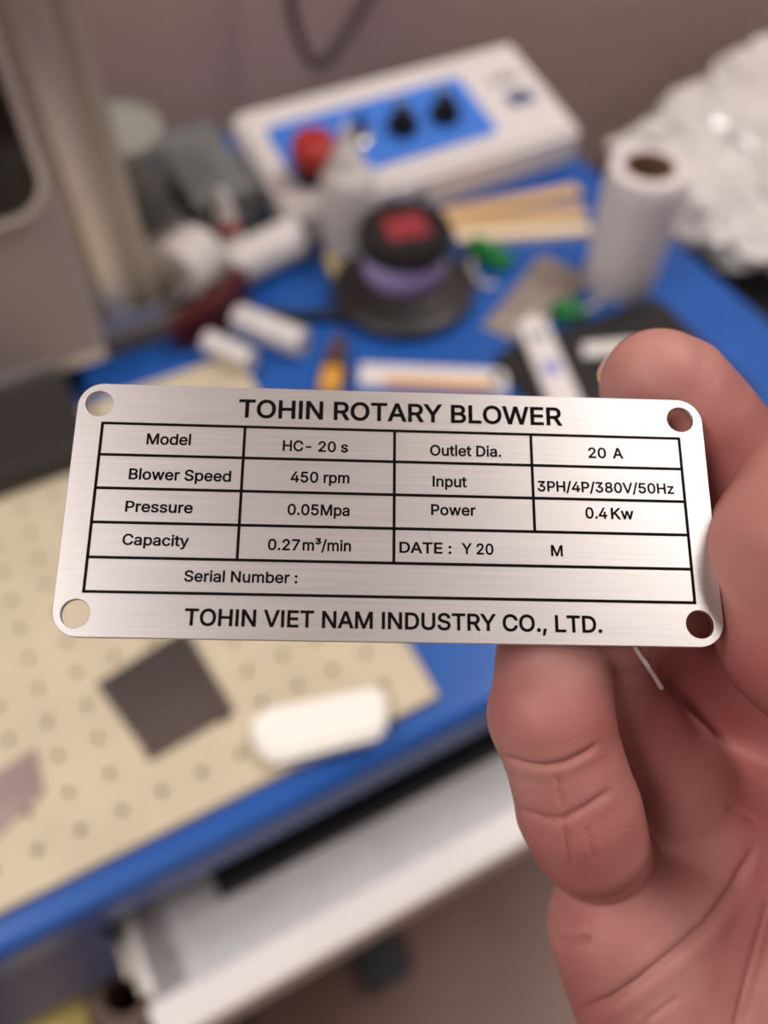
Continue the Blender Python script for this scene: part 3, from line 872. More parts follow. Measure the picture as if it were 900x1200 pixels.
GLYPHS = {
    ' ': '188',
    ',': '188|17,-137,53,89,161,89,98,-137',
    '-': '453|355,262,355,170,96,170,96,262',
    '.': '188|95,-22,79,-20,64,-14,50,-4,40,9,34,24,32,41,34,58,40,73,50,86,63,96,78,103,95,105,112,103,128,96,141,86,151,73,157,58,159,41,157,24,151,9,141,-4,127,-14,112,-20',
    '/': '249|258,551,85,-94,-9,-94,164,551',
    '0': '453|207,-24,169,-17,135,-1,105,22,80,51,60,87,42,139,33,194,30,254,33,314,42,368,52,401,70,440,92,472,119,498,151,518,187,530,227,534,266,530,302,518,334,498,361,472,384,440,401,401,414,351,422,295,422,213,414,157,401,107,384,68,362,36,334,10,319,-1,302,-10,267,-21,246,-24|240,69,250,71,260,75,269,80,286,96,301,119,316,162,325,220,325,288,316,347,307,376,294,403,287,412,268,429,260,435,250,439,239,441,227,442,215,441,204,439,194,434,185,429,167,413,152,390,140,360,130,304,127,237,134,175,146,133,159,107,176,87,184,80,193,75,204,71,214,69',
    '2': '453|46,-18,46,54,268,293,290,325,298,343,301,362,301,382,296,402,293,409,281,422,265,433,246,439,224,442,201,439,181,431,166,420,155,404,148,385,143,344,46,344,51,400,62,435,81,466,105,492,134,512,168,526,205,533,244,533,281,526,315,513,343,493,367,469,384,440,395,407,399,372,396,341,388,311,369,274,350,248,280,168,171,53,171,75,407,75,407,-18',
    '3': '453|198,-24,160,-18,126,-7,94,11,68,33,56,46,45,62,32,94,23,150,123,150,132,114,140,98,154,85,172,76,194,70,219,68,245,70,268,78,286,89,300,103,308,121,311,145,308,167,300,187,295,195,277,212,267,218,245,225,217,229,139,230,139,306,270,455,270,434,52,434,52,527,390,527,390,454,198,244,193,306,248,308,283,303,316,292,348,273,363,261,376,247,395,216,407,182,411,145,407,107,394,72,374,41,349,16,317,-4,286,-16,254,-23,236,-24',
    '4': '453|22,87,22,163,237,527,342,527,127,161,127,181,431,181,431,87|264,-18,264,336,361,336,361,-18',
    '5': '453|202,-24,165,-18,132,-5,103,13,78,36,59,64,47,95,39,148,136,148,144,115,153,100,165,87,181,76,200,70,221,68,246,71,267,80,284,94,298,113,307,136,310,162,307,189,298,212,284,232,265,247,255,252,244,256,218,259,196,257,163,247,146,238,133,227,47,237,80,527,384,527,384,434,167,434,154,319,130,319,146,330,185,346,214,351,245,351,274,347,301,338,332,321,358,297,380,270,396,238,404,209,409,179,408,145,403,112,392,81,374,50,349,22,318,-1,288,-14,256,-22,238,-24',
    '7': '453|68,-18,305,452,305,434,44,434,44,527,409,527,409,445,176,-18',
    '8': '453|208,-24,174,-20,143,-11,111,4,82,25,59,51,50,67,38,100,34,135,37,170,49,203,67,231,90,255,117,272,135,278,135,254,132,255,116,262,102,272,89,284,69,312,56,345,52,380,56,414,66,445,75,460,96,485,123,506,154,521,188,531,226,534,264,531,298,521,329,506,355,485,376,460,391,430,399,397,399,362,390,328,374,297,351,273,336,262,321,255,318,254,318,278,335,272,362,255,385,231,403,203,415,171,419,135,415,99,402,67,382,38,357,14,325,-5,294,-16,262,-23,244,-24|241,68,267,73,277,76,295,88,308,101,316,119,319,139,316,160,307,179,294,194,275,207,252,214,226,217,200,214,177,207,158,194,145,179,136,160,133,139,136,119,144,101,157,88,174,77,198,70,211,68|237,309,257,313,274,321,286,333,296,347,300,365,300,386,296,404,292,411,286,420,278,427,258,437,238,441,215,441,194,437,174,427,167,420,156,403,152,386,152,365,157,347,165,333,178,321,195,313,215,309',
    ':': '188|95,-22,79,-20,64,-14,50,-4,40,9,34,24,32,41,34,58,40,73,50,86,63,96,78,103,95,105,112,103,128,96,141,86,151,73,157,58,159,41,157,24,151,9,141,-4,127,-14,112,-20|95,253,79,255,64,261,50,271,40,285,34,300,32,316,34,333,40,348,50,362,64,372,79,378,95,380,112,378,127,372,141,362,151,348,157,333,159,316,157,300,151,285,141,271,127,261,112,255',
    'A': '480|-10,-18,188,527,289,527,489,-18,382,-18,270,296,247,367,208,496,269,496,208,296,98,-18|92,124,92,217,388,217,388,124',
    'B': '456|42,-18,42,527,259,526,293,522,324,513,352,498,377,477,397,451,409,422,415,391,415,356,409,326,403,311,387,288,356,264,333,255,333,277,345,274,373,260,398,239,418,212,430,185,435,153,435,119,429,87,416,58,395,31,368,10,337,-4,305,-13,267,-17|143,75,262,76,291,80,312,89,318,94,326,103,332,113,336,124,337,137,334,157,327,175,314,190,297,202,288,207,262,212,143,213|143,303,250,304,271,308,289,317,303,329,312,344,317,362,318,372,317,385,313,397,308,407,300,416,293,422,283,427,271,431,257,433,143,434',
    'C': '510|247,-24,209,-19,173,-7,140,10,111,32,85,58,63,90,46,123,34,157,26,194,22,254,26,314,34,351,46,385,63,418,85,450,111,477,140,499,173,516,209,528,247,533,283,534,316,529,360,516,388,503,425,476,446,453,471,414,483,384,496,330,395,330,384,366,374,385,362,400,338,419,309,432,289,437,267,438,235,434,221,430,207,425,183,409,164,392,148,369,136,344,128,318,122,271,123,221,132,177,141,153,156,128,174,107,194,91,221,79,251,72,278,71,299,74,329,85,355,102,368,116,379,133,388,153,394,178,496,178,483,125,471,95,446,56,425,33,388,6,361,-7,316,-20,284,-25',
    'D': '502|78,-18,78,75,234,76,268,81,296,90,320,104,340,122,356,144,368,170,376,201,380,236,380,274,376,309,368,340,356,366,341,387,322,405,298,419,271,428,239,433,75,434,75,527,247,526,289,521,327,510,362,494,393,473,419,447,440,416,456,383,468,350,476,314,480,255,476,196,468,160,456,127,440,94,418,63,391,37,360,15,329,0,295,-10,259,-16,239,-18|143,527,143,-18,42,-18,42,527',
    'E': '419|42,-18,42,527,390,527,390,434,143,434,143,304,373,304,373,211,143,211,143,75,393,75,393,-18',
    'H': '517|42,-18,42,527,143,527,143,307,374,307,374,527,475,527,475,-18,374,-18,374,214,143,214,143,-18',
    'I': '185|42,-18,42,527,143,527,143,-18',
    'K': '467|91,112,86,222,160,315,356,527,481,523,239,258,236,258|42,-18,42,527,143,527,142,225,143,-18|363,-18,165,260,229,339,484,-18',
    'L': '393|42,-18,42,527,143,527,143,75,379,75,379,-18',
    'M': '628|42,-18,42,527,164,527,304,165,347,31,282,31,335,193,464,527,586,527,586,-18,486,-18,489,475,538,475,473,285,354,-18,274,-18,142,315,87,475,137,475,140,291,140,-18',
    'N': '523|42,-18,42,527,146,527,378,160,404,115,442,40,388,34,381,156,381,527,481,527,481,-18,377,-18,162,322,80,465,136,475,143,291,143,-18',
    'O': '533|247,-24,209,-19,173,-7,140,10,111,32,85,58,63,90,46,123,34,157,26,194,22,254,26,314,34,351,46,385,63,418,85,450,111,477,140,499,173,516,209,528,247,533,287,533,325,528,361,516,394,499,423,477,449,450,471,418,487,385,499,351,507,314,511,254,507,194,499,157,487,123,471,90,449,58,423,32,394,10,361,-7,325,-19,287,-24|283,72,313,79,340,91,360,107,377,127,392,152,402,177,408,205,412,254,408,304,402,332,392,357,377,382,360,402,340,418,313,430,283,437,251,437,221,430,194,418,174,402,156,381,141,356,132,331,125,303,121,254,125,205,132,177,141,152,156,127,173,107,193,91,221,79,251,72',
    'P': '445|42,-18,42,527,255,526,293,521,326,510,357,493,385,469,406,439,419,404,426,367,426,328,419,291,406,256,385,226,357,202,326,184,293,174,255,169,91,168,91,260,250,261,265,263,278,267,288,272,297,277,311,293,321,312,325,335,325,361,321,384,317,393,305,410,288,423,270,430,246,434,143,434,143,-18',
    'R': '449|42,-18,42,527,256,526,293,522,326,512,358,495,385,472,397,457,414,425,424,390,427,352,424,314,414,279,397,248,385,233,358,210,326,194,293,185,256,181,78,180,78,273,251,274,280,279,290,283,307,295,318,309,324,328,327,352,324,377,318,397,306,412,290,424,271,430,247,434,143,434,143,-18|342,-18,200,247,314,247,458,-18',
    'S': '447|205,-27,169,-22,136,-14,103,1,73,23,49,50,32,81,22,116,18,155,118,155,127,116,131,107,136,100,152,86,172,76,197,69,224,67,254,70,279,77,300,89,308,95,321,112,325,120,327,129,328,139,327,150,323,160,318,167,306,179,289,189,240,205,160,227,112,248,85,266,62,289,51,304,44,320,38,337,34,372,38,409,51,442,60,459,84,485,113,506,145,520,176,529,210,534,245,534,278,529,309,520,340,506,369,485,392,460,408,429,417,397,421,360,322,360,317,388,314,398,308,407,301,415,292,422,269,434,241,440,211,440,185,435,165,427,150,415,139,400,134,384,134,366,136,358,139,353,151,340,167,329,217,310,269,296,319,281,370,253,392,232,411,207,423,175,426,139,422,103,410,70,391,40,378,26,348,4,315,-12,282,-22,244,-26',
    'T': '449|14,434,14,527,435,527,435,434,275,434,275,-18,175,-18,175,434',
    'U': '517|238,-25,199,-20,163,-9,130,8,102,30,79,56,61,86,49,119,43,154,42,527,142,527,143,166,147,143,157,122,164,111,173,100,183,92,206,79,230,72,259,70,288,72,312,79,335,92,345,100,354,111,361,122,370,142,374,166,375,527,475,527,474,154,468,119,457,86,439,56,415,30,387,8,355,-9,319,-20,280,-25',
    'V': '480|191,-18,-10,527,97,527,209,212,273,13,211,13,250,144,382,527,489,527,291,-18',
    'W': '686|141,-18,-8,527,96,527,205,98,219,22,167,22,193,149,292,527,394,527,479,200,504,98,519,22,466,22,492,149,589,527,694,527,544,-18,441,-18,351,318,333,387,315,493,372,493,353,391,335,319,244,-18',
    'Y': '472|185,-18,185,203,-16,527,101,527,207,353,238,300,278,212,197,212,235,301,264,353,371,527,487,527,286,203,286,-18',
    'a': '389|144,-26,114,-21,87,-11,71,-3,56,8,43,21,24,50,17,69,13,88,12,109,16,142,27,170,46,193,69,209,107,225,175,238,243,246,256,251,257,252,257,252,258,257,257,269,255,280,251,288,246,295,241,300,224,309,207,312,185,312,165,309,146,301,131,289,108,253,15,280,38,326,56,350,81,371,111,387,144,397,177,401,218,401,256,394,283,383,308,366,329,343,344,316,352,286,355,252,355,-18,259,-18,259,34,282,34,274,23,256,4,234,-10,208,-20,177,-26|184,64,209,70,228,81,242,94,252,111,257,129,258,157,274,167,234,158,178,150,140,142,122,132,117,127,113,122,111,115,110,105,111,96,113,89,116,83,121,78,137,69,158,64',
    'b': '424|211,-25,178,-18,163,-12,135,8,124,19,109,41,130,41,130,-18,35,-18,35,527,132,527,132,337,109,337,123,358,147,379,163,389,178,395,210,401,250,401,288,393,323,376,348,356,369,330,386,301,398,266,406,229,408,189,406,148,398,111,386,76,369,47,348,21,323,1,306,-9,288,-16,269,-22,249,-25|220,65,234,66,247,69,257,73,278,89,286,98,293,110,303,135,308,160,309,204,306,231,299,255,293,268,286,279,278,288,269,297,259,303,248,308,235,311,220,312,206,311,193,308,182,304,172,297,163,290,155,280,148,270,138,245,133,219,132,173,135,146,142,121,148,109,155,97,163,88,173,80,183,73,194,69,206,66',
    'c': '396|189,-25,154,-19,122,-8,93,11,69,34,49,62,32,93,22,129,17,167,17,208,22,247,32,283,49,315,69,342,93,365,122,384,154,395,189,401,236,400,265,394,303,378,327,363,354,333,369,309,386,265,293,241,275,279,259,297,245,305,238,307,206,312,192,311,178,308,167,303,156,296,147,287,138,277,131,265,121,240,116,215,115,173,118,148,125,123,131,111,138,100,157,80,167,73,178,68,191,65,218,65,237,69,260,81,277,99,294,138,387,114,370,70,348,35,328,15,305,-1,267,-18,237,-24',
    'd': '424|175,-25,155,-22,136,-16,118,-9,88,10,65,34,46,61,32,93,22,129,17,168,17,210,22,248,32,284,47,316,66,343,89,366,103,377,137,393,175,401,214,401,246,395,262,389,290,369,301,357,315,337,293,337,293,527,390,527,390,-18,295,-18,295,41,316,41,300,19,273,-5,247,-18,214,-25|205,65,218,66,231,69,242,73,252,80,261,88,269,97,276,108,287,133,292,159,293,205,290,232,283,257,277,269,270,280,262,289,252,297,242,304,231,308,219,311,205,312,190,311,177,308,167,304,146,288,138,279,131,268,121,243,116,218,115,174,118,148,126,123,132,110,139,98,147,88,156,80,166,74,177,69,190,66',
    'e': '404|192,-25,156,-20,123,-8,93,11,68,34,48,62,32,93,22,128,17,167,17,207,22,246,32,281,47,313,67,341,91,365,120,383,152,395,187,401,222,401,256,396,288,384,318,366,342,343,360,318,374,288,385,245,389,195,389,151,57,151,57,239,372,232,294,169,290,228,285,251,276,273,261,292,253,299,243,305,232,309,220,311,190,311,178,309,167,305,147,291,131,272,125,263,117,237,114,210,115,163,119,136,126,114,133,103,151,83,160,76,171,71,183,67,212,64,237,67,258,74,265,79,279,93,297,126,390,104,369,54,348,27,321,4,290,-13,260,-21,228,-26',
    'i': '167|35,-18,35,397,132,397,132,-18|84,425,68,427,53,433,32,452,25,467,23,483,25,498,31,513,42,525,54,534,68,540,84,542,99,540,114,535,127,525,136,512,142,498,144,483,142,468,136,453,126,442,114,432,99,427',
    'l': '165|34,-18,34,547,131,547,131,-18',
    'm': '610|35,-18,35,397,130,397,130,277,83,277,101,331,118,358,140,378,164,392,191,401,219,404,237,403,255,399,271,394,287,385,311,362,329,332,345,277,286,277,306,329,323,355,346,376,374,392,404,401,437,404,473,400,505,388,521,378,534,367,546,353,557,336,568,308,574,274,575,-18,478,-18,478,253,477,270,473,282,468,292,462,299,452,305,442,309,432,311,408,311,390,307,383,304,374,298,367,291,361,282,355,266,353,246,353,-18,256,-18,256,259,255,272,252,282,247,290,241,298,232,304,223,308,212,311,199,312,188,311,177,309,159,299,147,288,138,272,133,250,132,-18',
    'n': '410|132,-18,35,-18,35,397,130,397,130,269,75,269,100,327,119,355,142,377,174,393,208,401,244,401,275,396,304,385,329,367,349,343,364,314,372,279,375,241,375,-18,278,-18,277,250,275,263,271,274,266,284,260,292,252,299,244,304,234,308,224,310,199,310,179,305,161,296,147,282,142,275,135,253,133,241',
    'o': '415|189,-25,154,-19,122,-8,93,11,69,34,49,62,32,93,22,129,17,167,17,208,22,247,32,283,49,315,69,342,93,365,122,384,154,395,189,401,226,401,261,395,294,384,323,365,347,342,367,315,383,283,393,247,398,208,398,167,393,129,383,93,367,62,347,34,323,11,294,-8,261,-19,226,-25|207,64,231,67,251,75,269,89,277,99,284,110,294,135,299,160,300,201,297,227,290,252,284,265,277,277,269,287,251,301,231,309,207,312,192,311,178,308,167,303,156,296,147,287,138,277,131,265,121,240,116,215,115,173,118,148,125,123,131,111,138,100,157,80,167,73,178,68,192,65',
    'p': '424|35,-161,35,397,130,397,130,337,109,337,123,358,147,379,163,389,178,395,210,401,250,401,288,393,323,376,348,356,369,330,386,301,398,266,406,229,408,189,406,148,398,111,386,76,369,47,348,21,323,1,306,-9,288,-16,269,-22,249,-25,211,-25,178,-18,153,-5,132,11,109,41,132,41,132,-161|220,65,234,66,247,69,257,73,278,89,286,98,293,110,303,135,308,160,309,204,306,231,299,255,293,268,286,279,278,288,269,297,259,303,248,308,235,311,220,312,206,311,193,308,182,304,172,297,163,290,155,280,148,270,138,245,133,219,132,173,135,146,142,121,148,109,155,97,163,88,173,80,183,73,194,69,206,66',
    'r': '259|35,-18,35,397,130,397,130,339,104,339,106,344,116,358,128,371,142,382,158,391,175,398,194,402,213,403,261,401,261,302,207,308,186,305,168,299,153,288,142,275,135,257,132,236,132,-18',
    's': '365|150,-24,106,-14,74,3,49,26,38,40,29,56,23,73,14,108,106,128,115,99,120,89,127,81,134,75,143,70,154,66,167,64,181,63,198,64,212,67,224,71,233,77,241,84,246,90,249,96,250,103,249,111,246,117,242,122,229,131,207,138,124,158,88,174,72,184,59,195,48,208,40,223,34,239,30,256,29,274,30,293,34,310,41,327,50,343,62,356,76,368,91,378,122,392,154,400,203,402,234,397,261,389,289,373,313,351,330,325,348,277,258,256,243,288,231,303,224,307,214,311,202,314,187,315,174,314,161,311,151,307,141,302,135,296,130,290,128,284,127,277,128,269,131,262,136,257,151,248,177,240,255,221,291,205,307,195,329,171,338,157,344,141,348,124,349,107,348,88,344,69,336,52,318,25,295,5,267,-11,235,-20,200,-25',
    't': '227|222,397,222,309,-12,309,-12,397|47,489,144,489,145,85,147,78,149,74,153,71,159,69,170,68,216,74,234,-11,194,-21,148,-21,128,-18,110,-12,94,-3,80,8,68,21,58,37,52,54,48,73,47,92',
    'u': '410|166,-22,134,-17,106,-5,81,12,61,37,46,66,38,100,35,138,35,397,132,397,133,128,135,116,139,105,143,96,158,80,166,75,176,71,186,69,211,69,231,74,249,83,262,97,272,115,277,139,278,397,375,397,375,-18,280,-18,280,110,334,110,310,52,291,24,267,2,236,-14,201,-22',
    'w': '567|125,-18,-1,397,101,397,171,141,197,23,143,23,168,139,189,219,238,397,330,397,379,219,400,140,424,23,368,23,396,139,466,397,569,397,442,-18,354,-18,288,220,254,356,314,356,280,220,213,-18',
    'y': '389|25,-153,48,-66,94,-72,100,-71,105,-70,117,-61,122,-55,134,-29,144,-1,-9,397,97,397,182,161,204,92,230,3,160,3,185,92,207,161,292,397,397,397,214,-80,191,-118,170,-138,146,-153,120,-161,91,-163,62,-161',
    'z': '380|24,-18,24,52,236,326,236,305,30,305,30,397,351,397,351,325,144,54,144,74,357,74,357,-18',
    '³': '309|137,285,103,290,73,301,48,318,29,340,22,354,12,401,107,401,113,383,115,381,129,372,146,369,166,369,184,373,189,377,195,381,197,386,198,392,197,397,194,402,188,406,171,413,145,416,97,416,97,482,161,523,32,517,32,601,284,601,284,532,136,416,136,484,190,485,225,478,254,464,277,444,285,430,292,416,296,388,295,372,291,357,285,343,266,319,240,302,209,291,174,285',
}
_GC = {}
def glyph(ch):
    """Advance, outline points and triangles of one character (non-zero winding fill)."""
    if ch in _GC:
        return _GC[ch]
    a = GLYPHS[ch].split('|')
    pts, edges, loops = [], [], []
    for s in a[1:]:
        v = [int(n) for n in s.split(',')]
        lp = [(v[i], v[i + 1]) for i in range(0, len(v), 2)]
        k = len(pts)
        pts += [Vector(p) for p in lp]
        edges += [(k + i, k + (i + 1) % len(lp)) for i in range(len(lp))]
        loops.append(lp)
    vs_, tris = [], []
    if pts:
        vo, _e, fo = delaunay_2d_cdt(pts, edges, [], 0, 1e-4)[:3]
        vs_ = [(p.x, p.y) for p in vo]
        for f in fo:
            cx = sum(vs_[i][0] for i in f) / len(f); cy = sum(vs_[i][1] for i in f) / len(f)
            wn = 0
            for lp in loops:
                for (x0, y0), (x1, y1) in zip(lp, lp[1:] + lp[:1]):
                    if (y0 <= cy) != (y1 <= cy) and x0 + (cy - y0) / (y1 - y0) * (x1 - x0) > cx:
                        wn += 1 if y1 > y0 else -1
            if wn:
                tris.append(f)
    _GC[ch] = (int(a[0]), vs_, tris)
    return _GC[ch]
def lettering(text, xl, yl, xr, yr, cap):
    """Text whose baseline runs between two photo pixels; cap = capital height in pixels."""
    pl, pr = to_plate(xl, yl), to_plate(xr, yr)
    pc = to_plate((xl + xr) / 2, (yl + yr) / 2)
    pt = to_plate((xl + xr) / 2, (yl + yr) / 2 - cap)
    sy = (pt[1] - pc[1]) / 518.0
    pen = 0
    V, Fc = [], []
    for ch in text:
        adv, vs_, tris = glyph(ch)
        k = len(V)
        V += [(x + pen, y) for x, y in vs_]
        Fc += [tuple(i + k for i in f) for f in tris]
        pen += adv
    used = {i for f in Fc for i in f}
    xs = [V[i][0] for i in used]
    x0, x1 = min(xs), max(xs)
    sx = (pr[0] - pl[0]) / (x1 - x0)
    slope = (pr[1] - pl[1]) / (pr[0] - pl[0])
    out = []
    for x, y in V:
        X = pl[0] + (x - x0) * sx
        out.append((X, pl[1] + (X - pl[0]) * slope + y * sy, 0.0))
    me = bpy.data.meshes.new('lettering')
    me.from_pydata(out, [], Fc)
    return plate_part('lettering', me, ZP)
TEXTS = [
    ('TOHIN ROTARY BLOWER', 279.3, 488.6, 659.3, 498.3, 20.3),
    ('Model', 171.3, 520.4, 223.3, 521.6, 12.4),
    ('Blower Speed', 150.3, 561.4, 270.3, 564.4, 12.4),
    ('Pressure', 146.0, 599.3, 225.3, 601.3, 12.4),
    ('Capacity', 142.5, 638.2, 220.7, 640.2, 12.6),
    ('Serial Number :', 214.8, 681.2, 347.9, 683.4, 12.8),
    ('TOHIN VIET NAM INDUSTRY CO., LTD.', 214.8, 732.5, 705.3, 741.2, 19.2),
    ('HC- 20 s', 331.0, 528.0, 407.6, 530.1, 12.0),
    ('450 rpm', 340.1, 564.8, 409.2, 566.2, 12.2),
    ('0.05Mpa', 336.4, 603.0, 409.2, 604.4, 12.4),
    ('0.27', 313.2, 644.2, 350.8, 644.8, 12.6),
    ('m³/min', 354.0, 644.8, 410.8, 646.0, 12.6),
    ('Outlet Dia.', 503.9, 533.5, 587.3, 535.2, 12.0),
    ('Input', 506.8, 569.9, 547.0, 570.9, 12.2),
    ('Power', 504.9, 603.2, 557.2, 604.2, 12.2),
    ('DATE :', 467.6, 647.4, 528.7, 648.8, 12.4),
    ('Y 20', 540.7, 649.0, 578.0, 649.8, 12.4),
    ('M', 645.5, 651.2, 659.3, 651.6, 12.4),
    ('20', 689.6, 536.4, 710.5, 536.8, 11.8),
    ('A', 718.0, 537.0, 730.6, 537.3, 11.8),
    ('3PH/4P/380V/50Hz', 629.9, 575.4, 789.9, 578.6, 11.7),
    ('0.4', 686.1, 607.2, 711.6, 607.8, 12.6),
    ('Kw', 716.0, 607.9, 742.7, 608.5, 12.6),
]
for a in TEXTS:
    lettering(*a)

# small scratches and lint on the plate
def scratch(pts, wd, m):
    q = [Vector((*to_plate(*p), 0)) for p in pts]
    V, Fc = [], []
    for i, p in enumerate(q):
        tg_ = (q[min(i + 1, len(q) - 1)] - q[max(i - 1, 0)]).normalized()
        nn = Vector((-tg_.y, tg_.x, 0)) * wd / 2 * (0.4 if i in (0, len(q) - 1) else 1)
        V += [tuple(p - nn), tuple(p + nn)]
    for i in range(len(q) - 1):
        Fc.append((2 * i, 2 * i + 2, 2 * i + 3, 2 * i + 1))
    me = bpy.data.meshes.new('scratch')
    me.from_pydata(V, [], Fc)
    plate_part('scratch', me, ZP, m)
for pts in ([(80, 593), (85, 594), (87, 600), (91, 605)], [(90, 589), (94, 590)], [(103, 514), (112, 516), (115, 521)], [(656, 748), (660, 744)], [(788, 746), (793, 741)]):
    scratch(pts, 0.00007, 'white')
for pts in ([(481, 470), (482, 478), (479, 487), (492, 497)], [(468, 526), (474, 520)], [(331, 544), (333, 551)], [(503, 622), (502, 628), (505, 634)], [(213, 454), (215, 456)]):
    scratch(pts, 0.00004, 'greymark')

# ------------------------------------------------------------------ the hand
# Joints as (photo x, photo y, depth mm, radius mm); worked in camera-aligned millimetres, then placed in the world.
def J(x, y, d, r):
    return (np.array([(x - 450) * d / FPX, (600 - y) * d / FPX, d], np.float64), float(r))
def B(x, y, r, gap=0.2):                          # a joint resting against the plate's back
    d = plate_depth(x, y) + PT * 1000 + r * 1.06 + 0.3 + gap
    return J(x, y, d, r)
pinky = [J(712, 1010, 134, 8.0), J(689, 977, 115.0, 7.4), J(677, 945, 113.4, 7.8), J(663, 897, 112.0, 7.25), J(645, 838, 111.2, 7.75), J(650, 772, 111.4, 7.2), B(657, 715, 6.3)]
ring = [J(860, 1000, 142, 11), J(778, 905, 133, 8.8), J(697, 800, 125, 7.9), B(705, 715, 7.0, 1.0), B(707, 690, 6.4, 1.0)]
middle = [J(965, 960, 150, 11), J(890, 830, 147, 9), J(810, 745, 138, 8.2), B(770, 690, 7.4, 6.0), B(755, 655, 6.5, 3.0)]
index = [J(1100, 930, 150, 11), J(1005, 745, 146, 10.5), J(922, 640, 139, 10.2), B(856, 562, 9.9, 6.0), B(805, 502, 9.5, 3.0), B(779, 461, 8.3, 1.5), B(764, 447, 7.0, 1.0)]
thumb = [J(1110, 960, 119, 14), J(1045, 838, 110, 11.5), J(945, 745, 107, 10.1), J(927, 645, 107, 9.9), J(936, 580, 108, 7.9)]
palm = [[J(724, 1088, 126.5, 10.4), J(806, 1260, 130, 13.5), J(930, 1500, 136, 16)],
        [J(795, 1050, 134, 10), J(855, 1250, 139, 13)],
        [J(868, 965, 141, 12), J(860, 1040, 142, 11), J(900, 1250, 146, 14), J(965, 1500, 142, 17)],
        [J(965, 965, 150, 11), J(1000, 1250, 150, 15), J(1010, 1500, 143, 17)],
        [J(1090, 935, 142, 11), J(1085, 1250, 143, 15), J(1050, 1500, 143, 16)],
        [J(1010, 900, 150, 13), J(925, 790, 150, 12), J(860, 740, 146, 10)],
        [J(795, 870, 152, 10), J(850, 790, 152, 10), J(925, 790, 152, 12)],
        [J(1045, 1480, 134, 17), J(1015, 1190, 127, 17), J(1110, 960, 119, 14)],
        [J(965, 1500, 140, 18), J(960, 1800, 150, 21), J(960, 2300, 160, 27), J(970, 2800, 172, 31)],
        [J(1040, 1500, 141, 18), J(1050, 1800, 150, 21), J(1060, 2300, 160, 27), J(1065, 2800, 172, 31)]]

def seg_sdf(P, a, b):
    (pa, ra), (pb, rb) = a, b
    ba = pb - pa
    L2 = ba @ ba
    q = P - pa.astype(P.dtype)
    h = np.clip((q @ ba.astype(P.dtype)) / L2, 0, 1)
    q = q - h[:, None] * ba.astype(P.dtype)
    return np.sqrt((q * q).sum(1)) - (ra + (rb - ra) * h)
def smin(a, b, k):
    h = np.clip(0.5 + 0.5 * (b - a) / k, 0, 1)
    return b + (a - b) * h - k * h * (1 - h)
def chain_sdf(P, ch, k):
    d = None
    for a, b in zip(ch, ch[1:]):
        e = seg_sdf(P, a, b)
        d = e if d is None else smin(d, e, k)
    return d
def hand_sdf(P):
    d = None
    for ch in palm:
        e = chain_sdf(P, ch, 4.0)
        d = e if d is None else smin(d, e, 9.0)
    for ch, k in ((ring, 4.0), (middle, 4.0)):
        d = smin(d, chain_sdf(P, ch, 3.0), k)
    d = smin(d, chain_sdf(P, index, 3.0), 2.0)
    d = smin(d, chain_sdf(P, thumb, 3.0), 1.0)
    d = smin(d, chain_sdf(P, pinky, 2.0), 0.8)
    return d

def surface_nets(lo, hi, h):
    n = [int(math.ceil((hi[i] - lo[i]) / h)) + 1 for i in range(3)]
    ax = [lo[i] + h * np.arange(n[i]) for i in range(3)]
    V = np.empty(n, np.float32)
    for i in range(n[0]):                         # slab by slab keeps memory low
        g = np.stack(np.meshgrid([ax[0][i]], ax[1], ax[2], indexing='ij'), -1).reshape(-1, 3).astype(np.float32)
        V[i] = hand_sdf(g).reshape(n[1], n[2])
    ins = V < 0
    c = [ins[dx:n[0] - 1 + dx, dy:n[1] - 1 + dy, dz:n[2] - 1 + dz] for dx in (0, 1) for dy in (0, 1) for dz in (0, 1)]
    s = sum(x.astype(np.int8) for x in c)
    act = (s > 0) & (s < 8)
    idx = -np.ones(act.shape, np.int64)
    ids = np.argwhere(act)
    idx[act] = np.arange(len(ids))
    verts = np.array(lo) + (ids + 0.5) * h
    faces = []
    for axis in range(3):
        o1, o2 = [(1, 2), (2, 0), (0, 1)][axis]
        sl0 = [slice(None)] * 3; sl1 = [slice(None)] * 3
        sl0[axis] = slice(0, -1); sl1[axis] = slice(1, None)
        a, b = ins[tuple(sl0)], ins[tuple(sl1)]
        e = np.argwhere(a != b)
        ok = (e[:, o1] > 0) & (e[:, o2] > 0) & (e[:, o1] < n[o1] - 1) & (e[:, o2] < n[o2] - 1)
        e = e[ok]
        fl = a[tuple(e.T)]
        def cell(d1, d2):
            q = e.copy(); q[:, o1] -= d1; q[:, o2] -= d2
            return idx[tuple(q.T)]
        f = np.stack([cell(1, 1), cell(0, 1), cell(0, 0), cell(1, 0)], 1)
        f[~fl] = f[~fl][:, ::-1]
        faces.append(f)
    return verts, np.concatenate(faces)
def project(Vt, it=3):
    e = 0.05
    for _ in range(it):
        d = hand_sdf(Vt)
        g = np.stack([hand_sdf(Vt + np.eye(3)[i] * e) - d for i in range(3)], 1) / e
        Vt = Vt - g * (d / np.maximum((g * g).sum(1), 0.2))[:, None]
    return Vt, g
def subdivide(Vt, Fq):
    E = np.concatenate([np.sort(Fq[:, [i, (i + 1) % 4]], 1) for i in range(4)])
    U, inv = np.unique(E, axis=0, return_inverse=True)
    inv = inv.reshape(-1)
    nv, nf = len(Vt), len(Fq)
    mid = Vt[U].mean(1)
    cen = Vt[Fq].mean(1)
    em = [nv + inv[i * nf:(i + 1) * nf] for i in range(4)]
    cc = nv + len(U) + np.arange(nf)
    F2 = np.concatenate([np.stack([Fq[:, i], em[i], cc, em[(i - 1) % 4]], 1) for i in range(4)])
    return np.concatenate([Vt, mid, cen]), F2

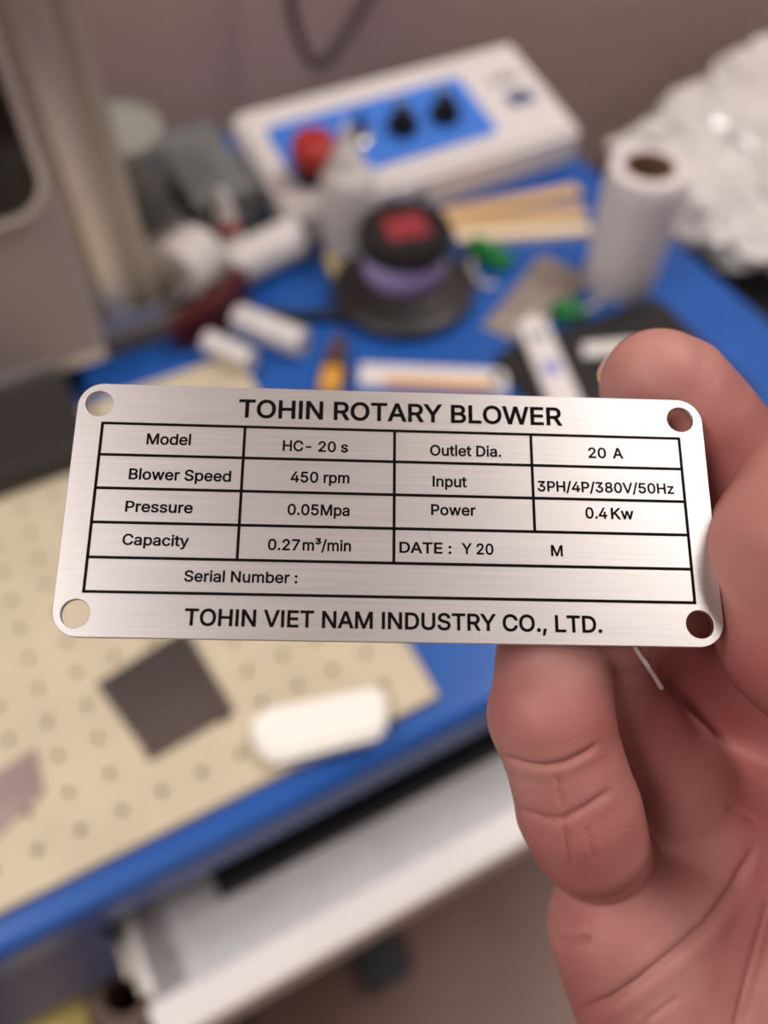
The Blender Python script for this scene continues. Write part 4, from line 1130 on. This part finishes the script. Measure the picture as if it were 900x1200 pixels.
lo = np.array([8.0, -420.0, 92.0]); hi = np.array([150.0, 32.0, 212.0])
HV, HF = surface_nets(lo, hi, 1.4)
HV, _ = project(HV, 3)
def hand_px(V):
    return 450 + FPX * V[:, 0] / V[:, 2], 600 - FPX * V[:, 1] / V[:, 2]
HV, HF = subdivide(HV, HF)
HV, HG = project(HV, 2)
# second refinement only where the palm and fingers need the creases
X_, Y_ = hand_px(HV)
near = (X_ > 540) & (X_ < 1000) & (Y_ > 350) & (Y_ < 1280)
fm = near[HF].all(1)
def split_faces(Vt, Fq, m):
    V2, F2 = subdivide(Vt, Fq[m])
    return V2, F2
V2, F2 = split_faces(HV, HF, fm)
rest = HF[~fm]
# the border between the two densities: give the coarse quads the fine edge vertices
E = np.concatenate([np.sort(HF[fm][:, [i, (i + 1) % 4]], 1) for i in range(4)])
U = np.unique(E, axis=0)
emap = {(int(a), int(b)): len(HV) + i for i, (a, b) in enumerate(U)}
fine_v = np.zeros(len(HV), bool); fine_v[U.reshape(-1)] = True
touch = fine_v[rest].sum(1) >= 2
poly = [tuple(f) for f in rest[~touch].tolist()]
for f in rest[touch].tolist():
    q = []
    for i in range(4):
        a, b = f[i], f[(i + 1) % 4]
        q.append(a)
        k = emap.get((min(a, b), max(a, b)))
        if k is not None:
            q.append(k)
    poly.append(tuple(q))
HV = V2
HV, HG = project(HV, 1)
nrm = HG / np.maximum(np.linalg.norm(HG, axis=1), 1e-6)[:, None]
X_, Y_ = hand_px(HV)
facing = (nrm * HV).sum(1) < 0

# creases: grooves pressed into the flesh  (polyline in photo pixels, width px, depth mm, depth range mm)
CREASES = [
    ([(588, 886), (611, 895), (635, 899), (661, 895), (688, 882), (703, 870)], 3.0, 0.55, (98, 116)),
    ([(606, 946), (620, 953), (640, 960), (661, 960), (688, 946), (720, 924)], 4.0, 0.40, (98, 117)),
    ([(653, 908), (656, 918), (656, 928), (660, 940), (659, 950)], 2.4, 0.26, (98, 116)),
    ([(660, 966), (664, 978), (665, 992), (670, 1006), (669, 1018)], 2.4, 0.30, (98, 118)),
    ([(687, 968), (691, 981), (693, 993), (698, 1004), (697, 1012)], 2.4, 0.26, (98, 118)),
    ([(652, 1104), (672, 1103), (692, 1099)], 4.0, 0.6, (98, 125)),
    ([(672, 1185), (688, 1182), (716, 1172), (748, 1152), (788, 1120), (828, 1084), (860, 1040), (888, 988)], 5.0, 1.0, (98, 140)),
    ([(862, 1215), (868, 1192), (880, 1140), (896, 1080), (905, 1040)], 6.0, 1.0, (98, 140)),
    ([(850, 947), (868, 953), (886, 961)], 3.5, 0.35, (98, 140)),
    ([(735, 1230), (760, 1195), (800, 1165)], 3.0, 0.25, (98, 140)),
]
def poly_dist(px, py, pl):
    best = np.full(px.shape, 1e9)
    along = np.zeros(px.shape)
    tot = sum(math.hypot(b[0] - a[0], b[1] - a[1]) for a, b in zip(pl, pl[1:]))
    run = 0.0
    for (ax_, ay_), (bx_, by_) in zip(pl, pl[1:]):
        dx, dy = bx_ - ax_, by_ - ay_
        h = np.clip(((px - ax_) * dx + (py - ay_) * dy) / (dx * dx + dy * dy), 0, 1)
        dd_ = np.hypot(px - ax_ - h * dx, py - ay_ - h * dy)
        L_s = math.hypot(dx, dy)
        along = np.where(dd_ < best, (run + h * L_s) / tot, along)
        best = np.minimum(best, dd_)
        run += L_s
    return best, np.clip(np.minimum(along, 1 - along) / 0.14, 0, 1) ** 0.8
disp = np.zeros(len(HV))
for pl, wd, dp, (d0, d1) in CREASES:
    m = facing & (HV[:, 2] > d0) & (HV[:, 2] < d1)
    dd, tp = poly_dist(X_[m], Y_[m], pl)
    disp[m] -= tp * dp * np.exp(-(dd / wd) ** 2)
    disp[m] += tp * 0.18 * dp * np.exp(-((dd - wd * 3.2) / (wd * 1.8)) ** 2)
HV = HV + nrm * disp[:, None]

Rm = np.array([[CR.x, CU.x, CF.x], [CR.y, CU.y, CF.y], [CR.z, CU.z, CF.z]])
def cam_to_world(V):
    return (np.asarray(V) / 1000.0) @ Rm.T + np.array(C0)
WV = cam_to_world(HV)
HO = Vector(cam_to_world(np.array([[75, -80, 130.0]]))[0])
me = bpy.data.meshes.new('hand')
polys = [tuple(f) for f in F2.tolist()] + poly
me.from_pydata((WV - np.array(HO)).tolist(), [], polys)
me.validate()
me.update()
me.polygons.foreach_set('use_smooth', [True] * len(me.polygons))

sk = bpy.data.materials.new('skin')
sk.use_nodes = True
nt = sk.node_tree
bs = nt.nodes['Principled BSDF']
tc = nt.nodes.new('ShaderNodeTexCoord')
nz = nt.nodes.new('ShaderNodeTexNoise')
nz.inputs['Scale'].default_value = 55
nz.inputs['Detail'].default_value = 4
nt.links.new(tc.outputs['Object'], nz.inputs['Vector'])
rp = nt.nodes.new('ShaderNodeValToRGB')
rp.color_ramp.elements[0].position = 0.34
rp.color_ramp.elements[1].position = 0.68
rp.color_ramp.elements[0].color = srgb(166, 110, 102)
rp.color_ramp.elements[1].color = srgb(186, 134, 124)
nt.links.new(nz.outputs['Fac'], rp.inputs[0])
nf = nt.nodes.new('ShaderNodeTexNoise')          # flushed patches
nf.inputs['Scale'].default_value = 32
nf.inputs['Detail'].default_value = 2
nt.links.new(tc.outputs['Object'], nf.inputs['Vector'])
rf = nt.nodes.new('ShaderNodeValToRGB')
rf.color_ramp.elements[0].position = 0.42
rf.color_ramp.elements[1].position = 0.66
rf.color_ramp.elements[0].color = (0, 0, 0, 1)
rf.color_ramp.elements[1].color = (0.75, 0.75, 0.75, 1)
nt.links.new(nf.outputs['Fac'], rf.inputs[0])
mx = nt.nodes.new('ShaderNodeMixRGB')
mx.inputs[2].default_value = srgb(158, 84, 80)
nt.links.new(rf.outputs[0], mx.inputs[0])
nt.links.new(rp.outputs[0], mx.inputs[1])
nt.links.new(mx.outputs[0], bs.inputs['Base Color'])
bs.inputs['Roughness'].default_value = 0.55
bs.inputs['Subsurface Weight'].default_value = 0.2
bs.inputs['Subsurface Radius'].default_value = (1.0, 0.35, 0.2)
bs.inputs['Subsurface Scale'].default_value = 0.0025
bs.inputs['Specular IOR Level'].default_value = 0.32
# fine friction ridges
mp = nt.nodes.new('ShaderNodeMapping')
mp.inputs['Rotation'].default_value = (0.5, 0.9, 0.4)
nt.links.new(tc.outputs['Object'], mp.inputs[0])
wv = nt.nodes.new('ShaderNodeTexWave')
wv.wave_type = 'BANDS'
wv.inputs['Scale'].default_value = 560
wv.inputs['Distortion'].default_value = 9.0
wv.inputs['Detail'].default_value = 1.0
wv.inputs['Detail Scale'].default_value = 0.16
nt.links.new(mp.outputs[0], wv.inputs['Vector'])
n3 = nt.nodes.new('ShaderNodeTexNoise')
n3.inputs['Scale'].default_value = 1500
n3.inputs['Detail'].default_value = 3
nt.links.new(tc.outputs['Object'], n3.inputs['Vector'])
b1 = nt.nodes.new('ShaderNodeBump')
b1.inputs['Strength'].default_value = 0.14
b1.inputs['Distance'].default_value = 0.00008
nt.links.new(wv.outputs['Fac'], b1.inputs['Height'])
b2 = nt.nodes.new('ShaderNodeBump')
b2.inputs['Strength'].default_value = 0.3
b2.inputs['Distance'].default_value = 0.00008
nt.links.new(n3.outputs['Fac'], b2.inputs['Height'])
nt.links.new(b1.outputs[0], b2.inputs['Normal'])
nt.links.new(b2.outputs[0], bs.inputs['Normal'])
me.materials.append(sk)
hand = bpy.data.objects.new('hand', me)
hand.location = HO
link(hand)
ORG[hand.name] = HO
tag(hand, 'bare right hand gripping the steel nameplate by its right end', 'hand')

def fingernail(joint_a, joint_b, dorsal, width_deg=62, back=0.55, fwd_=1.0, lift=1.02):
    """Curved nail plate over the last joint of a finger; dorsal in camera axes (right, up, depth)."""
    (pa, ra), (pb, rb) = joint_a, joint_b
    ax_ = (pb - pa) / np.linalg.norm(pb - pa)
    dv = np.array(dorsal, float); dv -= ax_ * (dv @ ax_); dv /= np.linalg.norm(dv)
    sv = np.cross(ax_, dv)
    nu, nv = 10, 8
    outer, inner = [], []
    for i in range(nu + 1):
        s = -back * 9.0 + (back * 9.0 + fwd_ * rb) * i / nu
        rr = ra + (rb - ra) * min(1, max(0, 1 + s / np.linalg.norm(pb - pa)))
        if s > 0:
            rr = math.sqrt(max(rb * rb - (s * 0.72) ** 2, 0.1))
        for j in range(nv + 1):
            a = math.radians(width_deg) * (2 * j / nv - 1)
            edge = 1 - 0.10 * (abs(2 * j / nv - 1) ** 3)
            p = pb + ax_ * s * edge + (dv * math.cos(a) + sv * math.sin(a)) * rr * lift
            outer.append(p)
            inner.append(p - (dv * math.cos(a) + sv * math.sin(a)) * 0.45)
    pts = cam_to_world(np.array(outer + inner))
    b = bmesh.new()
    v = [b.verts.new(p) for p in pts]
    N = (nu + 1) * (nv + 1)
    g = lambda i, j, k: v[k * N + i * (nv + 1) + j]
    for i in range(nu):
        for j in range(nv):
            b.faces.new((g(i, j, 0), g(i + 1, j, 0), g(i + 1, j + 1, 0), g(i, j + 1, 0)))
            b.faces.new((g(i, j, 1), g(i, j + 1, 1), g(i + 1, j + 1, 1), g(i + 1, j, 1)))
    for i in range(nu):
        b.faces.new((g(i, 0, 0), g(i, 0, 1), g(i + 1, 0, 1), g(i + 1, 0, 0)))
        b.faces.new((g(i, nv, 0), g(i + 1, nv, 0), g(i + 1, nv, 1), g(i, nv, 1)))
    for j in range(nv):
        b.faces.new((g(0, j, 0), g(0, j + 1, 0), g(0, j + 1, 1), g(0, j, 1)))
        b.faces.new((g(nu, j, 0), g(nu, j, 1), g(nu, j + 1, 1), g(nu, j + 1, 0)))
    return obj('fingernail', b, M['nail'], hand, 180)
fingernail(index[-3], index[-1], (-0.45, 0.0, 0.9), 44, 0.9, 0.75, 0.995)
fingernail(pinky[-2], pinky[-1], (-0.1, 0.1, 1.0))
fingernail(ring[-2], ring[-1], (0.1, 0.1, 1.0))
fingernail(middle[-2], middle[-1], (0.2, 0.1, 1.0))
fingernail(thumb[-2], thumb[-1], (0.9, 0.1, 0.5))

# thin white wire peeking out below the plate
def camp(x, y, d):
    return Vector(cam_to_world(np.array([[(x - 450) * d / FPX, (600 - y) * d / FPX, d]]))[0])
o = obj('white_wire', tube([camp(735, 738, 105.2), camp(744, 758, 106), camp(757, 778, 109), camp(768, 794, 113), camp(775, 806, 116)], 0.00032, 8), M['white'], None, 180, loc=camp(755, 775, 115))
tag(o, 'thin white wire poking out below the nameplate between the fingers', 'wire')
